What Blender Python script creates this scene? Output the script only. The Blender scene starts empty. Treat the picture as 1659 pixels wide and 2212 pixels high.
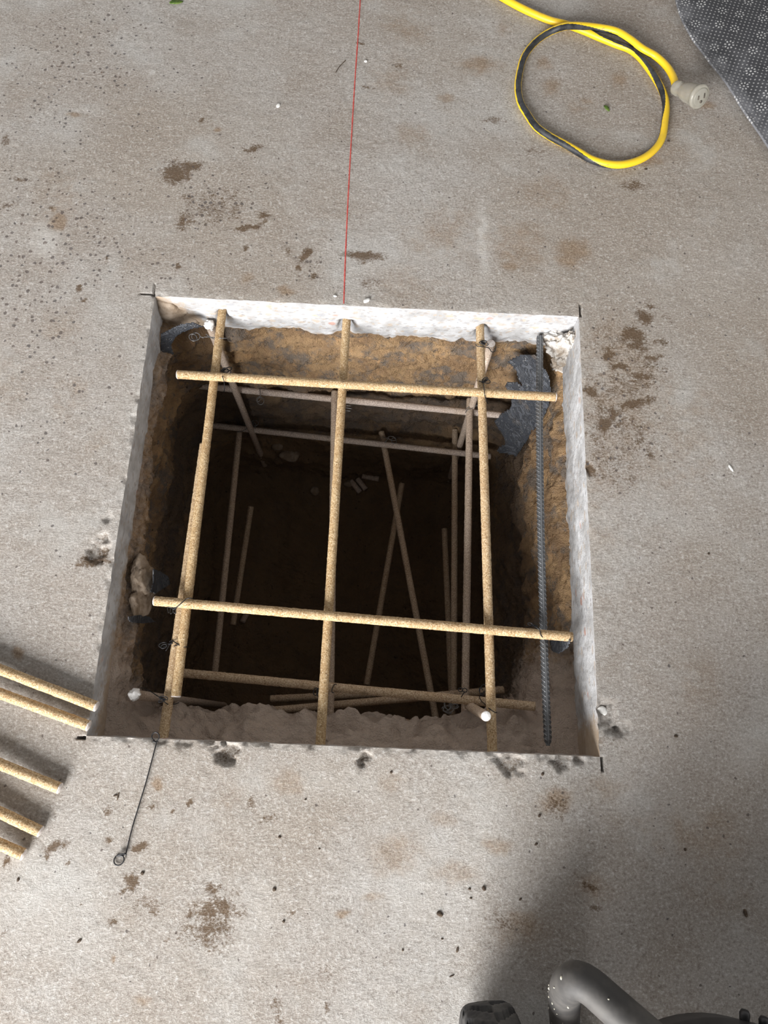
import bpy, math
import numpy as np
from mathutils import Vector, Matrix

C = bpy.context.scene
COL = C.collection
rng = np.random.default_rng(11)

# ------------------------------------------------------------------ camera (solved from the four corners of the saw cut)
W, L = 0.61, 0.6015            # the opening, metres; its front left corner is the world origin, the slab top is z = 0
F, CX, CY = 1540.0, 829.5, 1106.0
RM = np.array([[0.9989073585, 0.0392813835, 0.0253192023],
               [0.0450215415, -0.9541626434, -0.2958829341],
               [0.0125359460, 0.2966995495, -0.9548885942]])
EYE = np.array([0.32907673, 0.01636607, 0.89138878])
def ray(x, y): return RM.T @ np.array([(x - CX) / F, (y - CY) / F, 1.0])
def P(x, y, z=0.0):
    d = ray(x, y); return EYE + d * ((z - EYE[2]) / d[2])
def PX(x, y, X):
    d = ray(x, y); return EYE + d * ((X - EYE[0]) / d[0])
def PY(x, y, Y):
    d = ray(x, y); return EYE + d * ((Y - EYE[1]) / d[1])
def PN(x, y, p, n):
    d = ray(x, y); p = np.array(p); n = np.array(n); return EYE + d * (((p - EYE) @ n) / (d @ n))

cd = bpy.data.cameras.new('camera'); cam = bpy.data.objects.new('camera', cd); COL.objects.link(cam)
cd.sensor_fit = 'VERTICAL'; cd.sensor_height = 24.0; cd.sensor_width = 18.0; cd.lens = F / 2212 * 24.0
cd.clip_start = 0.02
m = Matrix.Identity(4)
for i in range(3):
    m[i][0] = RM[0][i]; m[i][1] = -RM[1][i]; m[i][2] = -RM[2][i]; m[i][3] = EYE[i]
cam.matrix_world = m
C.camera = cam

# ------------------------------------------------------------------ numeric noise
def _hash(ix, iy, iz, seed):
    h = (ix.astype(np.int64) * 374761393 + iy.astype(np.int64) * 668265263 + iz.astype(np.int64) * 2147483647 + seed * 1274126177) & 0xffffffff
    h = ((h ^ (h >> 13)) * 1274126177) & 0xffffffff
    h = ((h ^ (h >> 16)) * 2246822519) & 0xffffffff
    return ((h ^ (h >> 15)) & 0xffffff) / float(0xffffff)
def vnoise(p, seed=0):
    p = np.asarray(p, float); i = np.floor(p).astype(np.int64); f = p - i; f = f * f * (3 - 2 * f)
    r = 0
    for dx in (0, 1):
        for dy in (0, 1):
            for dz in (0, 1):
                w = (f[..., 0] if dx else 1 - f[..., 0]) * (f[..., 1] if dy else 1 - f[..., 1]) * (f[..., 2] if dz else 1 - f[..., 2])
                r = r + w * _hash(i[..., 0] + dx, i[..., 1] + dy, i[..., 2] + dz, seed)
    return r
def fbm(p, sc, octv=4, seed=0, gain=0.5):
    p = np.asarray(p, float) * sc; r = 0; a = 1; t = 0
    for k in range(octv):
        r = r + a * vnoise(p, seed + k * 7); t += a; a *= gain; p = p * 2.03 + 5.3
    return r / t - 0.5
def sstep(a, b, x):
    t = np.clip((x - a) / (b - a), 0, 1); return t * t * (3 - 2 * t)

# ------------------------------------------------------------------ materials
class NT:
    def __init__(s, name):
        s.m = bpy.data.materials.new(name); s.m.use_nodes = True
        s.t = s.m.node_tree; s.t.nodes.clear()
        s.o = s.t.nodes.new('ShaderNodeOutputMaterial'); s.b = s.t.nodes.new('ShaderNodeBsdfPrincipled')
        s.t.links.new(s.b.outputs[0], s.o.inputs[0])
        tc = s.t.nodes.new('ShaderNodeTexCoord'); s.co = tc.outputs['Object']
    def lk(s, v, sock):
        if hasattr(v, 'is_output'): s.t.links.new(v, sock)
        else:
            if sock.type == 'RGBA' and len(v) == 3: v = (*v, 1)
            sock.default_value = v
    def node(s, ty, ins=None, **kw):
        n = s.t.nodes.new(ty)
        for k, v in kw.items(): setattr(n, k, v)
        for k, v in (ins or {}).items(): s.lk(v, n.inputs[k])
        return n
    def noise(s, scale, detail=4, rough=0.55, vec=None, dist=0.0):
        return s.node('ShaderNodeTexNoise', {'Vector': vec or s.co, 'Scale': scale, 'Detail': detail, 'Roughness': rough, 'Distortion': dist}).outputs[0]
    def vor(s, scale, vec=None, feature='F1', rand=1.0, out='Distance'):
        return s.node('ShaderNodeTexVoronoi', {'Vector': vec or s.co, 'Scale': scale, 'Randomness': rand}, feature=feature).outputs[out]
    def ramp(s, v, a, b, lo=0.0, hi=1.0, smooth=True):
        return s.node('ShaderNodeMapRange', {0: v, 1: a, 2: b, 3: lo, 4: hi}, interpolation_type='SMOOTHSTEP' if smooth else 'LINEAR').outputs[0]
    def mix(s, f, a, b, mode='MIX'):
        n = s.node('ShaderNodeMix', data_type='RGBA', blend_type=mode)
        s.lk(f, n.inputs[0]); s.lk(a, n.inputs[6]); s.lk(b, n.inputs[7]); return n.outputs[2]
    def math(s, op, a, b=0.0, c=None):
        n = s.node('ShaderNodeMath', {0: a, 1: b}, operation=op)
        if c is not None: s.lk(c, n.inputs[2])
        return n.outputs[0]
    def vm(s, op, a, b=None, **k):
        n = s.node('ShaderNodeVectorMath', {0: a}, operation=op)
        if b is not None: s.lk(b, n.inputs[1])
        return n.outputs[0]
    def sep(s, v):
        return s.node('ShaderNodeSeparateXYZ', {0: v}).outputs
    def attr(s, name):
        return s.node('ShaderNodeAttribute', attribute_name=name)
    def bump(s, h, strength=0.5, dist=0.002, nrm=None):
        n = s.node('ShaderNodeBump', {'Height': h, 'Strength': strength, 'Distance': dist})
        if nrm is not None: s.lk(nrm, n.inputs['Normal'])
        return n.outputs[0]
    def done(s, col, rough=0.8, nrm=None, spec=0.3, metal=0.0, **kw):
        s.lk(col, s.b.inputs['Base Color']); s.lk(rough, s.b.inputs['Roughness']); s.lk(metal, s.b.inputs['Metallic'])
        s.lk(spec, s.b.inputs['Specular IOR Level'])
        if nrm is not None: s.lk(nrm, s.b.inputs['Normal'])
        for k, v in kw.items(): s.lk(v, s.b.inputs[k])
        return s.m

def mat_floor():
    n = NT('concrete_slab')
    a = n.attr('marks'); r, g, b = n.sep(a.outputs['Vector'])[0:3]
    pale = n.attr('pale').outputs['Fac']
    st = n.vm('MULTIPLY', n.co, (1.0, 1.18, 1.0))
    big = n.noise(3.2, 5, 0.6); mid = n.noise(14, 5, 0.62); fine = n.noise(300, 6, 0.86, st); grit = n.noise(900, 3, 0.8)
    col = n.mix(n.ramp(big, 0.35, 0.66), (0.41, 0.365, 0.325), (0.49, 0.465, 0.44))
    col = n.mix(n.ramp(n.noise(2.1, 4, 0.6, n.vm('ADD', n.co, (2.4, 5.2, 0))), 0.45, 0.62, 0, 0.5), col, (0.36, 0.30, 0.24))
    col = n.mix(n.ramp(mid, 0.45, 0.75, 0, 0.5), col, (0.34, 0.285, 0.235))
    md = n.noise(150, 5, 0.75, st)
    col = n.mix(n.ramp(md, 0.50, 0.34, 0, 0.45), col, (0.22, 0.185, 0.155))
    col = n.mix(n.ramp(md, 0.52, 0.68, 0, 0.5), col, (0.70, 0.69, 0.675))
    col = n.mix(n.ramp(n.noise(9, 4, 0.6, n.vm('ADD', n.co, (3, 7, 1))), 0.52, 0.72, 0, 0.5), col, (0.56, 0.55, 0.53))
    gm = n.math('MULTIPLY', n.ramp(fine, 0.40, 0.62), 1.0)
    col = n.mix(n.math('MULTIPLY', n.ramp(fine, 0.33, 0.48, 1, 0), 0.45), col, (0.17, 0.14, 0.115))
    col = n.mix(n.math('MULTIPLY', n.ramp(fine, 0.51, 0.64), 0.55), col, (0.74, 0.725, 0.70))
    col = n.mix(n.ramp(pale, 0.0, 1.0, 0, 0.75), col, (0.68, 0.66, 0.63))
    # tan earth stains
    tn = n.math('ADD', g, n.math('ADD', n.math('MULTIPLY', n.math('SUBTRACT', n.noise(42, 6, 0.78), 0.5), 1.3), n.math('MULTIPLY', n.math('SUBTRACT', n.noise(11, 3), 0.5), 0.7)))
    col = n.mix(n.math('MULTIPLY', n.math('MULTIPLY', n.ramp(tn, -0.02, 0.85), n.ramp(g, 0.02, 0.22)), 0.75), col, n.mix(n.ramp(fine, .4, .6), (0.22, 0.142, 0.085), (0.40, 0.30, 0.205)))
    # dark brown smears broken up by the grain
    dn = n.math('ADD', r, n.math('MULTIPLY', n.math('SUBTRACT', n.noise(75, 6, 0.8), 0.5), 2.4))
    dn = n.math('ADD', dn, n.math('MULTIPLY', n.math('SUBTRACT', fine, 0.5), -2.0))
    dn = n.math('MULTIPLY', n.ramp(dn, 0.16, 0.80), n.ramp(r, 0.03, 0.25))
    col = n.mix(n.math('MULTIPLY', dn, 0.88), col, (0.125, 0.078, 0.042))
    # worn-open pits showing dark aggregate
    v = n.node('ShaderNodeTexVoronoi', {'Vector': n.vm('ADD', n.co, n.vm('MULTIPLY', n.node('ShaderNodeTexNoise', {'Vector': n.co, 'Scale': 260.0}).outputs['Color'], (0.004, 0.004, 0.004))), 'Scale': 125.0, 'Randomness': 1.0})
    pick = n.sep(v.outputs['Color'])[0]
    size = n.math('ADD', n.math('MULTIPLY', b, 0.30), n.math('MULTIPLY', pick, 0.12))
    dens = n.math('LESS_THAN', n.sep(v.outputs['Color'])[1], n.math('ADD', 0.09, n.math('MULTIPLY', b, 0.85)))
    pit = n.math('MULTIPLY', n.math('LESS_THAN', v.outputs['Distance'], n.math('ADD', 0.10, size)), dens)
    col = n.mix(n.math('MULTIPLY', pit, 0.75), col, n.mix(n.sep(v.outputs['Color'])[2], (0.09, 0.085, 0.09), (0.16, 0.10, 0.07)))
    h = n.math('ADD', n.math('MULTIPLY', fine, 1.0), n.math('MULTIPLY', md, 0.6))
    h = n.math('SUBTRACT', h, n.math('MULTIPLY', pit, 0.35))
    return n.done(col, 0.9, n.bump(h, 0.8, 0.0028), 0.15)

def mat_cut(dirt=0.0):
    n = NT('saw_cut_concrete')
    w = n.vm('ADD', n.co, n.vm('MULTIPLY', n.node('ShaderNodeTexNoise', {'Vector': n.co, 'Scale': 60.0}).outputs['Color'], (0.01, 0.01, 0.01)))
    v = n.node('ShaderNodeTexVoronoi', {'Vector': n.vm('MULTIPLY', w, (0.75, 0.75, 1.5)), 'Scale': 62.0})
    c3 = n.sep(v.outputs['Color'])
    stone = n.mix(c3[0], (0.33, 0.345, 0.38), (0.50, 0.41, 0.32))
    stone = n.mix(n.math('GREATER_THAN', c3[2], 0.95), stone, (0.46, 0.27, 0.22))
    msk = n.math('MULTIPLY', n.ramp(v.outputs['Distance'], 0.40, 0.22), n.math('LESS_THAN', c3[1], 0.7))
    col = n.mix(n.ramp(n.noise(35, 4), 0.3, 0.7), (0.56, 0.565, 0.58), (0.37, 0.365, 0.365))
    col = n.mix(n.math('MULTIPLY', n.math('MULTIPLY', msk, n.ramp(n.noise(26, 4), .3, .5)), 0.85), col, stone)
    v2 = n.node('ShaderNodeTexVoronoi', {'Vector': n.vm('MULTIPLY', w, (0.75, 0.75, 1.3)), 'Scale': 150.0}); d3 = n.sep(v2.outputs['Color'])
    col = n.mix(n.math('MULTIPLY', n.math('MULTIPLY', n.ramp(v2.outputs['Distance'], 0.42, 0.25), n.math('LESS_THAN', d3[1], 0.5)), 0.7), col, n.mix(d3[0], (0.27, 0.275, 0.30), (0.44, 0.36, 0.28)))
    a = n.attr('dirt').outputs['Fac']
    dm = n.ramp(n.math('ADD', a, n.math('MULTIPLY', n.math('SUBTRACT', n.noise(70, 5, 0.7), 0.5), 0.9)), 0.25, 0.62)
    col = n.mix(dm, col, n.mix(n.noise(90, 4), (0.33, 0.24, 0.16), (0.45, 0.38, 0.31)))
    h = n.math('ADD', n.noise(160, 4, 0.65), n.math('MULTIPLY', n.noise(600, 2), 0.4))
    return n.done(col, 0.85, n.bump(h, 0.5, 0.002), 0.2)

def mat_soil():
    n = NT('excavated_soil')
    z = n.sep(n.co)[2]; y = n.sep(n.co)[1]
    a = n.attr('dust').outputs['Fac']
    nb = n.noise(16, 6, 0.68); nf = n.noise(120, 5, 0.7); ng = n.noise(420, 3, 0.7)
    col = n.mix(n.ramp(nb, 0.38, 0.62), (0.33, 0.215, 0.125), (0.52, 0.345, 0.19))
    col = n.mix(n.ramp(n.noise(22, 5, 0.7, n.vm('ADD', n.co, (4, 2, 9))), 0.46, 0.62, 0, 0.9), col, (0.21, 0.18, 0.155))
    col = n.mix(n.ramp(n.noise(30, 5, 0.7, n.vm('ADD', n.co, (1, 8, 3))), 0.56, 0.68, 0, 0.8), col, (0.60, 0.37, 0.19))
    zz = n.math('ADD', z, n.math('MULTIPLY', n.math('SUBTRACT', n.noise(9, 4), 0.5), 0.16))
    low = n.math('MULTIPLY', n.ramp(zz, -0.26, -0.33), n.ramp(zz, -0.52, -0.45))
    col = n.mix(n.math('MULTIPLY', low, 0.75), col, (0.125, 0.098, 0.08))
    col = n.mix(n.ramp(zz, -0.46, -0.56, 0, 0.85), col, (0.25, 0.17, 0.105))  # deepest soil toned down so the pit's shade is in its colour
    col = n.mix(n.ramp(nf, 0.38, 0.30, 0, 0.9), col, (0.05, 0.04, 0.033))
    du = n.ramp(n.math('ADD', a, n.math('MULTIPLY', n.math('SUBTRACT', nf, 0.5), 0.7)), 0.25, 0.7)
    col = n.mix(du, col, n.mix(nb, (0.58, 0.465, 0.385), (0.76, 0.64, 0.55)))
    h = n.math('ADD', n.math('MULTIPLY', nf, 1.0), n.math('MULTIPLY', ng, 0.4))
    return n.done(col, 0.95, n.bump(h, 1.0, 0.010), 0.1)

def mat_rod():
    n = NT('sand_coated_rod')
    d = n.node('ShaderNodeObjectInfo').outputs['Color']
    dust = n.sep(d)[0]
    g = n.noise(520, 3, 0.8); g2 = n.noise(60, 4)
    col = n.mix(n.ramp(g2, 0.35, 0.65), (0.44, 0.285, 0.135), (0.53, 0.37, 0.195))
    col = n.mix(n.ramp(g, 0.53, 0.66, 0, 0.85), col, (0.82, 0.71, 0.52))
    col = n.mix(n.ramp(g, 0.47, 0.36, 0, 0.85), col, (0.17, 0.095, 0.035))
    dm = n.math('MULTIPLY', dust, n.ramp(n.noise(25, 4), 0.25, 0.6, 0.75, 1.0))
    col = n.mix(dm, col, n.mix(n.ramp(g, 0.38, 0.62), (0.40, 0.325, 0.285), (0.74, 0.635, 0.57)))
    col = n.mix(n.ramp(n.noise(38, 5, 0.7, n.vm('ADD', n.co, (9, 3, 5))), 0.64, 0.72, 0, 0.55), col, (0.12, 0.08, 0.045))
    return n.done(col, 0.75, n.bump(g, 0.9, 0.0012), 0.35)

def simple(name, c1, c2, scale=80, rough=0.6, bump=0.3, dist=0.001, spec=0.3, metal=0.0, **kw):
    n = NT(name); q = n.noise(scale, 4, 0.65)
    return n.done(n.mix(n.ramp(q, 0.38, 0.62), c1, c2), rough, n.bump(q, bump, dist), spec, metal, **kw)

def mat_mat():
    n = NT('dotted_backing')
    rot = n.node('ShaderNodeMapping', {'Vector': n.co, 'Rotation': (0, 0, 0.35)}).outputs[0]
    base = n.mix(n.noise(45, 5, 0.7), (0.035, 0.036, 0.041), (0.075, 0.076, 0.082))
    dv = n.node('ShaderNodeTexVoronoi', {'Vector': rot, 'Scale': 155.0, 'Randomness': 0.0}, voronoi_dimensions='2D').outputs['Distance']
    dots = n.math('LESS_THAN', dv, 0.20)
    # flower rosettes: a centre dot ringed by eight dots, on a coarser jittered lattice
    v = n.node('ShaderNodeTexVoronoi', {'Vector': rot, 'Scale': 29.0, 'Randomness': 0.45}, voronoi_dimensions='2D')
    q = n.vm('SUBTRACT', rot, v.outputs['Position'])
    if True:
        q = n.vm('SUBTRACT', n.vm('MULTIPLY', rot, (1, 1, 0)), n.vm('MULTIPLY', v.outputs['Position'], (1, 1, 0)))
    qx, qy, _ = n.sep(q)[0:3]
    rr = n.node('ShaderNodeVectorMath', {0: q}, operation='LENGTH').outputs['Value']
    th = n.math('ARCTAN2', qy, qx)
    petal = n.math('MULTIPLY', n.math('GREATER_THAN', n.math('COSINE', n.math('MULTIPLY', th, 8.0)), 0.1),
                   n.math('LESS_THAN', n.math('ABSOLUTE', n.math('SUBTRACT', rr, 0.0062)), 0.0015))
    centre = n.math('LESS_THAN', rr, 0.0016)
    inside = n.math('LESS_THAN', rr, 0.0092)
    fl = n.math('MAXIMUM', petal, centre)
    pat = n.math('ADD', n.math('MULTIPLY', inside, fl), n.math('MULTIPLY', n.math('SUBTRACT', 1.0, inside), n.math('MULTIPLY', dots, 0.62)))
    dst = n.attr('dust').outputs['Fac']
    dm = n.ramp(n.math('ADD', dst, n.math('MULTIPLY', n.math('SUBTRACT', n.noise(24, 6, 0.75), 0.5), 1.3)), 0.30, 1.0)
    col = n.mix(n.math('MULTIPLY', dm, 0.5), base, (0.33, 0.335, 0.36))
    col = n.mix(n.math('MULTIPLY', pat, 0.75), col, (0.56, 0.56, 0.56))
    return n.done(col, 0.85, n.bump(n.math('ADD', n.noise(400, 2), n.math('MULTIPLY', pat, 0.4)), 0.4, 0.001), 0.2)

def mat_plug():
    n = NT('clear_plug_plastic')
    q = n.noise(90, 4, 0.6)
    col = n.mix(q, (0.46, 0.44, 0.37), (0.68, 0.66, 0.59))
    return n.done(col, 0.22, n.bump(q, 0.4, 0.0015), 0.5, **{'Transmission Weight': 0.6, 'IOR': 1.4})

def mat_yellow():
    n = NT('yellow_cord_jacket'); q = n.noise(30, 4)
    col = n.mix(q, (0.72, 0.46, 0.012), (0.84, 0.58, 0.02))
    col = n.mix(n.math('MULTIPLY', n.ramp(n.noise(16, 5, .7), .52, .72), .45), col, (0.42, 0.27, 0.07))
    col = n.mix(n.math('MULTIPLY', n.ramp(n.noise(70, 5, .75), .63, .70), .7), col, (0.12, 0.08, 0.04))
    return n.done(col, 0.42, n.bump(q, .15, .0006), .5)
def mat_steel():
    n = NT('dusty_ribbed_steel'); q = n.noise(130, 4, .65); wv = n.attr('wear').outputs['Fac']
    col = n.mix(q, (0.055, 0.06, 0.068), (0.16, 0.165, 0.17))
    col = n.mix(n.math('MULTIPLY', n.ramp(wv, .2, .9), n.ramp(n.noise(30, 3), .3, .55, .35, .9)), col, (0.42, 0.43, 0.45))
    return n.done(col, 0.4, n.bump(q, .25, .0006), .5, .45)
def mat_membrane():
    n = NT('black_membrane'); q = n.noise(38, 4, 0.6, None, 1.5); sc = n.noise(130, 4, 0.75, None, 2.0)
    col = n.mix(n.ramp(q, .35, .65), (0.05, 0.056, 0.068), (0.10, 0.108, 0.125))
    rid = n.math('ABSOLUTE', n.math('SUBTRACT', q, 0.5))
    col = n.mix(n.math('MULTIPLY', n.ramp(sc, 0.60, 0.66), 0.75), col, (0.42, 0.42, 0.42))
    col = n.mix(n.math('MULTIPLY', n.ramp(n.noise(20, 4), .55, .7), .5), col, (0.27, 0.21, 0.16))
    return n.done(col, 0.38, n.bump(n.math('ADD', q, n.math('MULTIPLY', n.ramp(rid, 0, .06), .5)), 0.8, 0.006), 0.5)

M = dict(
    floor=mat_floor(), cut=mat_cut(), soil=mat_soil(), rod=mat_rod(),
    cutend=simple('pale_fibre_end', (0.66, 0.58, 0.54), (0.85, 0.80, 0.77), 300, 0.8, 0.5),
    whiteend=simple('white_fibre_end', (0.80, 0.79, 0.77), (0.92, 0.91, 0.90), 300, 0.8, 0.6),
    steel=mat_steel(),
    wire=simple('black_annealed_wire', (0.018, 0.018, 0.02), (0.045, 0.045, 0.048), 200, 0.45, 0.1, 0.0003, 0.5, 0.5),
    greywire=simple('grey_wire', (0.16, 0.16, 0.165), (0.28, 0.28, 0.28), 200, 0.4, 0.1, 0.0003, 0.5, 0.6),
    plastic=mat_membrane(),
    lump=simple('white_grout', (0.30, 0.25, 0.20), (0.68, 0.66, 0.63), 42, 0.9, 1.0, 0.008, 0.15),
    clump=simple('dry_soil_clump', (0.27, 0.205, 0.145), (0.44, 0.36, 0.285), 45, 0.95, 0.9, 0.004, 0.1),
    yellow=mat_yellow(),
    black=simple('black_cord_jacket', (0.013, 0.014, 0.016), (0.042, 0.044, 0.048), 70, 0.5, 0.3, 0.0006, 0.4),
    mat=mat_mat(), plug=mat_plug(),
    slot=simple('dark_slot', (0.05, 0.043, 0.035), (0.13, 0.11, 0.09), 100, 0.7),
    brass=simple('dull_contact', (0.30, 0.20, 0.10), (0.42, 0.30, 0.17), 100, 0.5, 0.2, 0.0005, 0.5, 0.5),
    chalk=simple('red_chalk', (0.40, 0.06, 0.055), (0.56, 0.12, 0.10), 500, 0.95, 0.5, 0.0005, 0.1),
    rubber=simple('dusty_tyre_rubber', (0.026, 0.026, 0.028), (0.075, 0.073, 0.07), 40, 0.75, 0.4, 0.001, 0.3),
    tube=simple('black_painted_tube', (0.042, 0.040, 0.039), (0.078, 0.073, 0.068), 25, 0.62, 0.15, 0.0006, 0.4),
    splat=simple('paint_fleck', (0.42, 0.40, 0.32), (0.60, 0.58, 0.50), 200, 0.8),
    tank=simple('black_tank_paint', (0.012, 0.012, 0.014), (0.03, 0.03, 0.032), 40, 0.4, 0.1, 0.0005, 0.5),
    leaf=simple('green_leaf', (0.06, 0.12, 0.02), (0.16, 0.24, 0.05), 200, 0.6),
    crumb=simple('dark_dirt_crumb', (0.045, 0.032, 0.024), (0.11, 0.08, 0.055), 200, 0.95, 0.6),
    chip=simple('white_concrete_chip', (0.66, 0.65, 0.62), (0.86, 0.85, 0.83), 150, 0.9, 0.6),
    stone=simple('earthy_stone', (0.24, 0.18, 0.13), (0.36, 0.29, 0.22), 60, 0.95, 0.7, 0.003),
)

# ------------------------------------------------------------------ object helpers
def tag(o, label=None, cat=None, group=None, kind=None):
    for k, v in (('label', label), ('category', cat), ('group', group), ('kind', kind)):
        if v: o[k] = v
    return o
def mesh(name, V, Fc, mat, parent=None, smooth=True, origin='base', mats=None, fm=None):
    V = np.asarray(V, float)
    if parent is not None: org = np.array(parent['_org'])
    elif origin == 'base': org = np.array([(V[:, 0].min() + V[:, 0].max()) / 2, (V[:, 1].min() + V[:, 1].max()) / 2, V[:, 2].min()])
    else: org = np.zeros(3)
    me = bpy.data.meshes.new(name)
    lv = V - org
    if isinstance(Fc, np.ndarray):
        n, k = Fc.shape
        me.vertices.add(len(lv)); me.vertices.foreach_set('co', lv.astype(np.float32).ravel())
        me.loops.add(n * k); me.loops.foreach_set('vertex_index', Fc.astype(np.int32).ravel())
        me.polygons.add(n); me.polygons.foreach_set('loop_start', np.arange(0, n * k, k, dtype=np.int32))
        me.update(calc_edges=True)
    else:
        me.from_pydata([tuple(v) for v in lv], [], [tuple(f) for f in Fc])
    for mm in (mats or [mat]): me.materials.append(mm)
    if fm is not None: me.polygons.foreach_set('material_index', np.asarray(fm, np.int32))
    me.polygons.foreach_set('use_smooth', np.full(len(me.polygons), smooth))
    me.update()
    o = bpy.data.objects.new(name, me); COL.objects.link(o)
    if parent is None: o.location = org
    else: o.parent = parent
    o['_org'] = org.tolist()
    return o
def empty(name, loc):
    o = bpy.data.objects.new(name, None); COL.objects.link(o); o.location = loc; o['_org'] = list(map(float, loc)); return o
def fattr(o, name, vals):
    a = o.data.attributes.new(name, 'FLOAT', 'POINT'); a.data.foreach_set('value', np.asarray(vals, np.float32))
def grid_faces(nu, nv, wrap=False):
    u = np.arange(nu if wrap else nu - 1); v = np.arange(nv - 1)
    uu, vv = np.meshgrid(u, v, indexing='ij'); u2 = (uu + 1) % nu
    return np.stack([uu * nv + vv, u2 * nv + vv, u2 * nv + vv + 1, uu * nv + vv + 1], -1).reshape(-1, 4)
def resample(pts, step):
    pts = np.asarray(pts, float)
    n = len(pts)
    out = []
    for i in range(n - 1):
        p0, p1, p2, p3 = pts[max(i - 1, 0)], pts[i], pts[i + 1], pts[min(i + 2, n - 1)]
        k = max(2, int(np.linalg.norm(p2 - p1) / step) + 1)
        for t in np.arange(k) / k:
            out.append(0.5 * (2 * p1 + (p2 - p0) * t + (2 * p0 - 5 * p1 + 4 * p2 - p3) * t * t + (3 * p1 - p0 - 3 * p2 + p3) * t ** 3))
    out.append(pts[-1]); return np.array(out)
def frames(path):
    t = np.gradient(path, axis=0); t /= np.linalg.norm(t, axis=1)[:, None] + 1e-12
    up = np.array([0, 0, 1.0]) if abs(t[0][2]) < 0.9 else np.array([1.0, 0, 0])
    N = []; nn = up - t[0] * (up @ t[0]); nn /= np.linalg.norm(nn)
    for i in range(len(path)):
        nn = nn - t[i] * (nn @ t[i]); nn /= np.linalg.norm(nn) + 1e-12; N.append(nn)
    N = np.array(N); return t, N, np.cross(t, N)
def tube(path, r, sides=12, cap=True, rad=None):
    path = np.asarray(path, float); n = len(path); t, N, B = frames(path)
    a = np.arange(sides) / sides * 2 * np.pi
    R = np.full((n, sides), r) if rad is None else rad
    V = path[:, None] + R[..., None] * (np.cos(a)[None, :, None] * N[:, None] + np.sin(a)[None, :, None] * B[:, None])
    V = V.reshape(-1, 3)
    i = np.arange(n - 1)[:, None]; j = np.arange(sides)[None]; j2 = (j + 1) % sides
    Fq = np.stack([i * sides + j, i * sides + j2, (i + 1) * sides + j2, (i + 1) * sides + j], -1).reshape(-1, 4)
    Fc = [tuple(f) for f in Fq[:, ::-1]]
    if cap:
        Fc.append(tuple(range(sides))); Fc.append(tuple(range((n - 1) * sides, n * sides))[::-1])
    return V, Fc
def join(parts):
    V, Fc, k = [], [], 0
    for v, f in parts:
        V.append(np.asarray(v)); Fc += [tuple(i + k for i in q) for q in f]; k += len(v)
    return np.concatenate(V), Fc
def lathe(profile, origin, axis, sides=32):
    ax = np.array(axis, float); ax /= np.linalg.norm(ax)
    u = np.cross(ax, [0, 0, 1.0]);
    if np.linalg.norm(u) < 1e-3: u = np.array([1.0, 0, 0])
    u /= np.linalg.norm(u); v = np.cross(ax, u); a = np.arange(sides) / sides * 2 * np.pi
    V = []
    for h, r in profile: V += [np.array(origin) + ax * h + r * (math.cos(t) * u + math.sin(t) * v) for t in a]
    Fc = []
    for i in range(len(profile) - 1):
        for j in range(sides):
            k = (j + 1) % sides; Fc.append((i * sides + j, i * sides + k, (i + 1) * sides + k, (i + 1) * sides + j))
    Fc.append(tuple(range(sides))[::-1]); Fc.append(tuple(range((len(profile) - 1) * sides, len(profile) * sides)))
    return np.array(V), Fc
def blob(center, size, seed, rough=0.35, sub=(18, 26), sc=1.3):
    nu, nv = sub; th = np.linspace(0, np.pi, nu); ph = np.arange(nv) / nv * 2 * np.pi
    T, Pp = np.meshgrid(th, ph, indexing='ij')
    d = np.stack([np.sin(T) * np.cos(Pp), np.sin(T) * np.sin(Pp), np.cos(T)], -1).reshape(-1, 3)
    r = 1 + rough * 2 * fbm(d + seed * 3.7, sc, 4, seed)
    V = np.asarray(center) + d * r[:, None] * np.asarray(size)
    i = np.arange(nu - 1)[:, None]; j = np.arange(nv)[None]; j2 = (j + 1) % nv
    Fq = np.stack([i * nv + j, (i + 1) * nv + j, (i + 1) * nv + j2, i * nv + j2], -1).reshape(-1, 4)
    return V, [tuple(f) for f in Fq]

# ------------------------------------------------------------------ the slab
def axis_lines(a, b, lo, hi, st):
    fine = np.concatenate([np.arange(lo, a - 0.006, st), [a - 0.006, a - 0.0045, a - 0.004, a - 0.001, a - 0.0005], np.linspace(a, b, int((b - a) / st) + 1),
                           [b + 0.0005, b + 0.001, b + 0.004, b + 0.0045, b + 0.006], np.arange(b + 0.0085, hi, st)])
    return np.concatenate([[-3.2, -1.5, -0.8], fine, [hi + 0.3, hi + 0.9, 3.4]])
xs = axis_lines(0, W, -0.42, 1.06, 0.0025); ys = axis_lines(0, L, -0.36, 1.32, 0.0025)
CHIPS = [(490, 1622, .016, .009), (470, 1612, .010, .005), (783, 1640, .012, .009), (1100, 1640, .020, .006), (1215, 1640, .014, .007), (1250, 1640, .008, .006), (400, 1605, .012, .004),
         (212, 1190, .016, .007), (222, 1165, .010, .006), (232, 1120, .008, .004), (1268, 1010, .012, .003), (350, 1600, .008, .004)]
CHW = [(P(a, b)[:2], c, d) for a, b, c, d in CHIPS]
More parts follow.
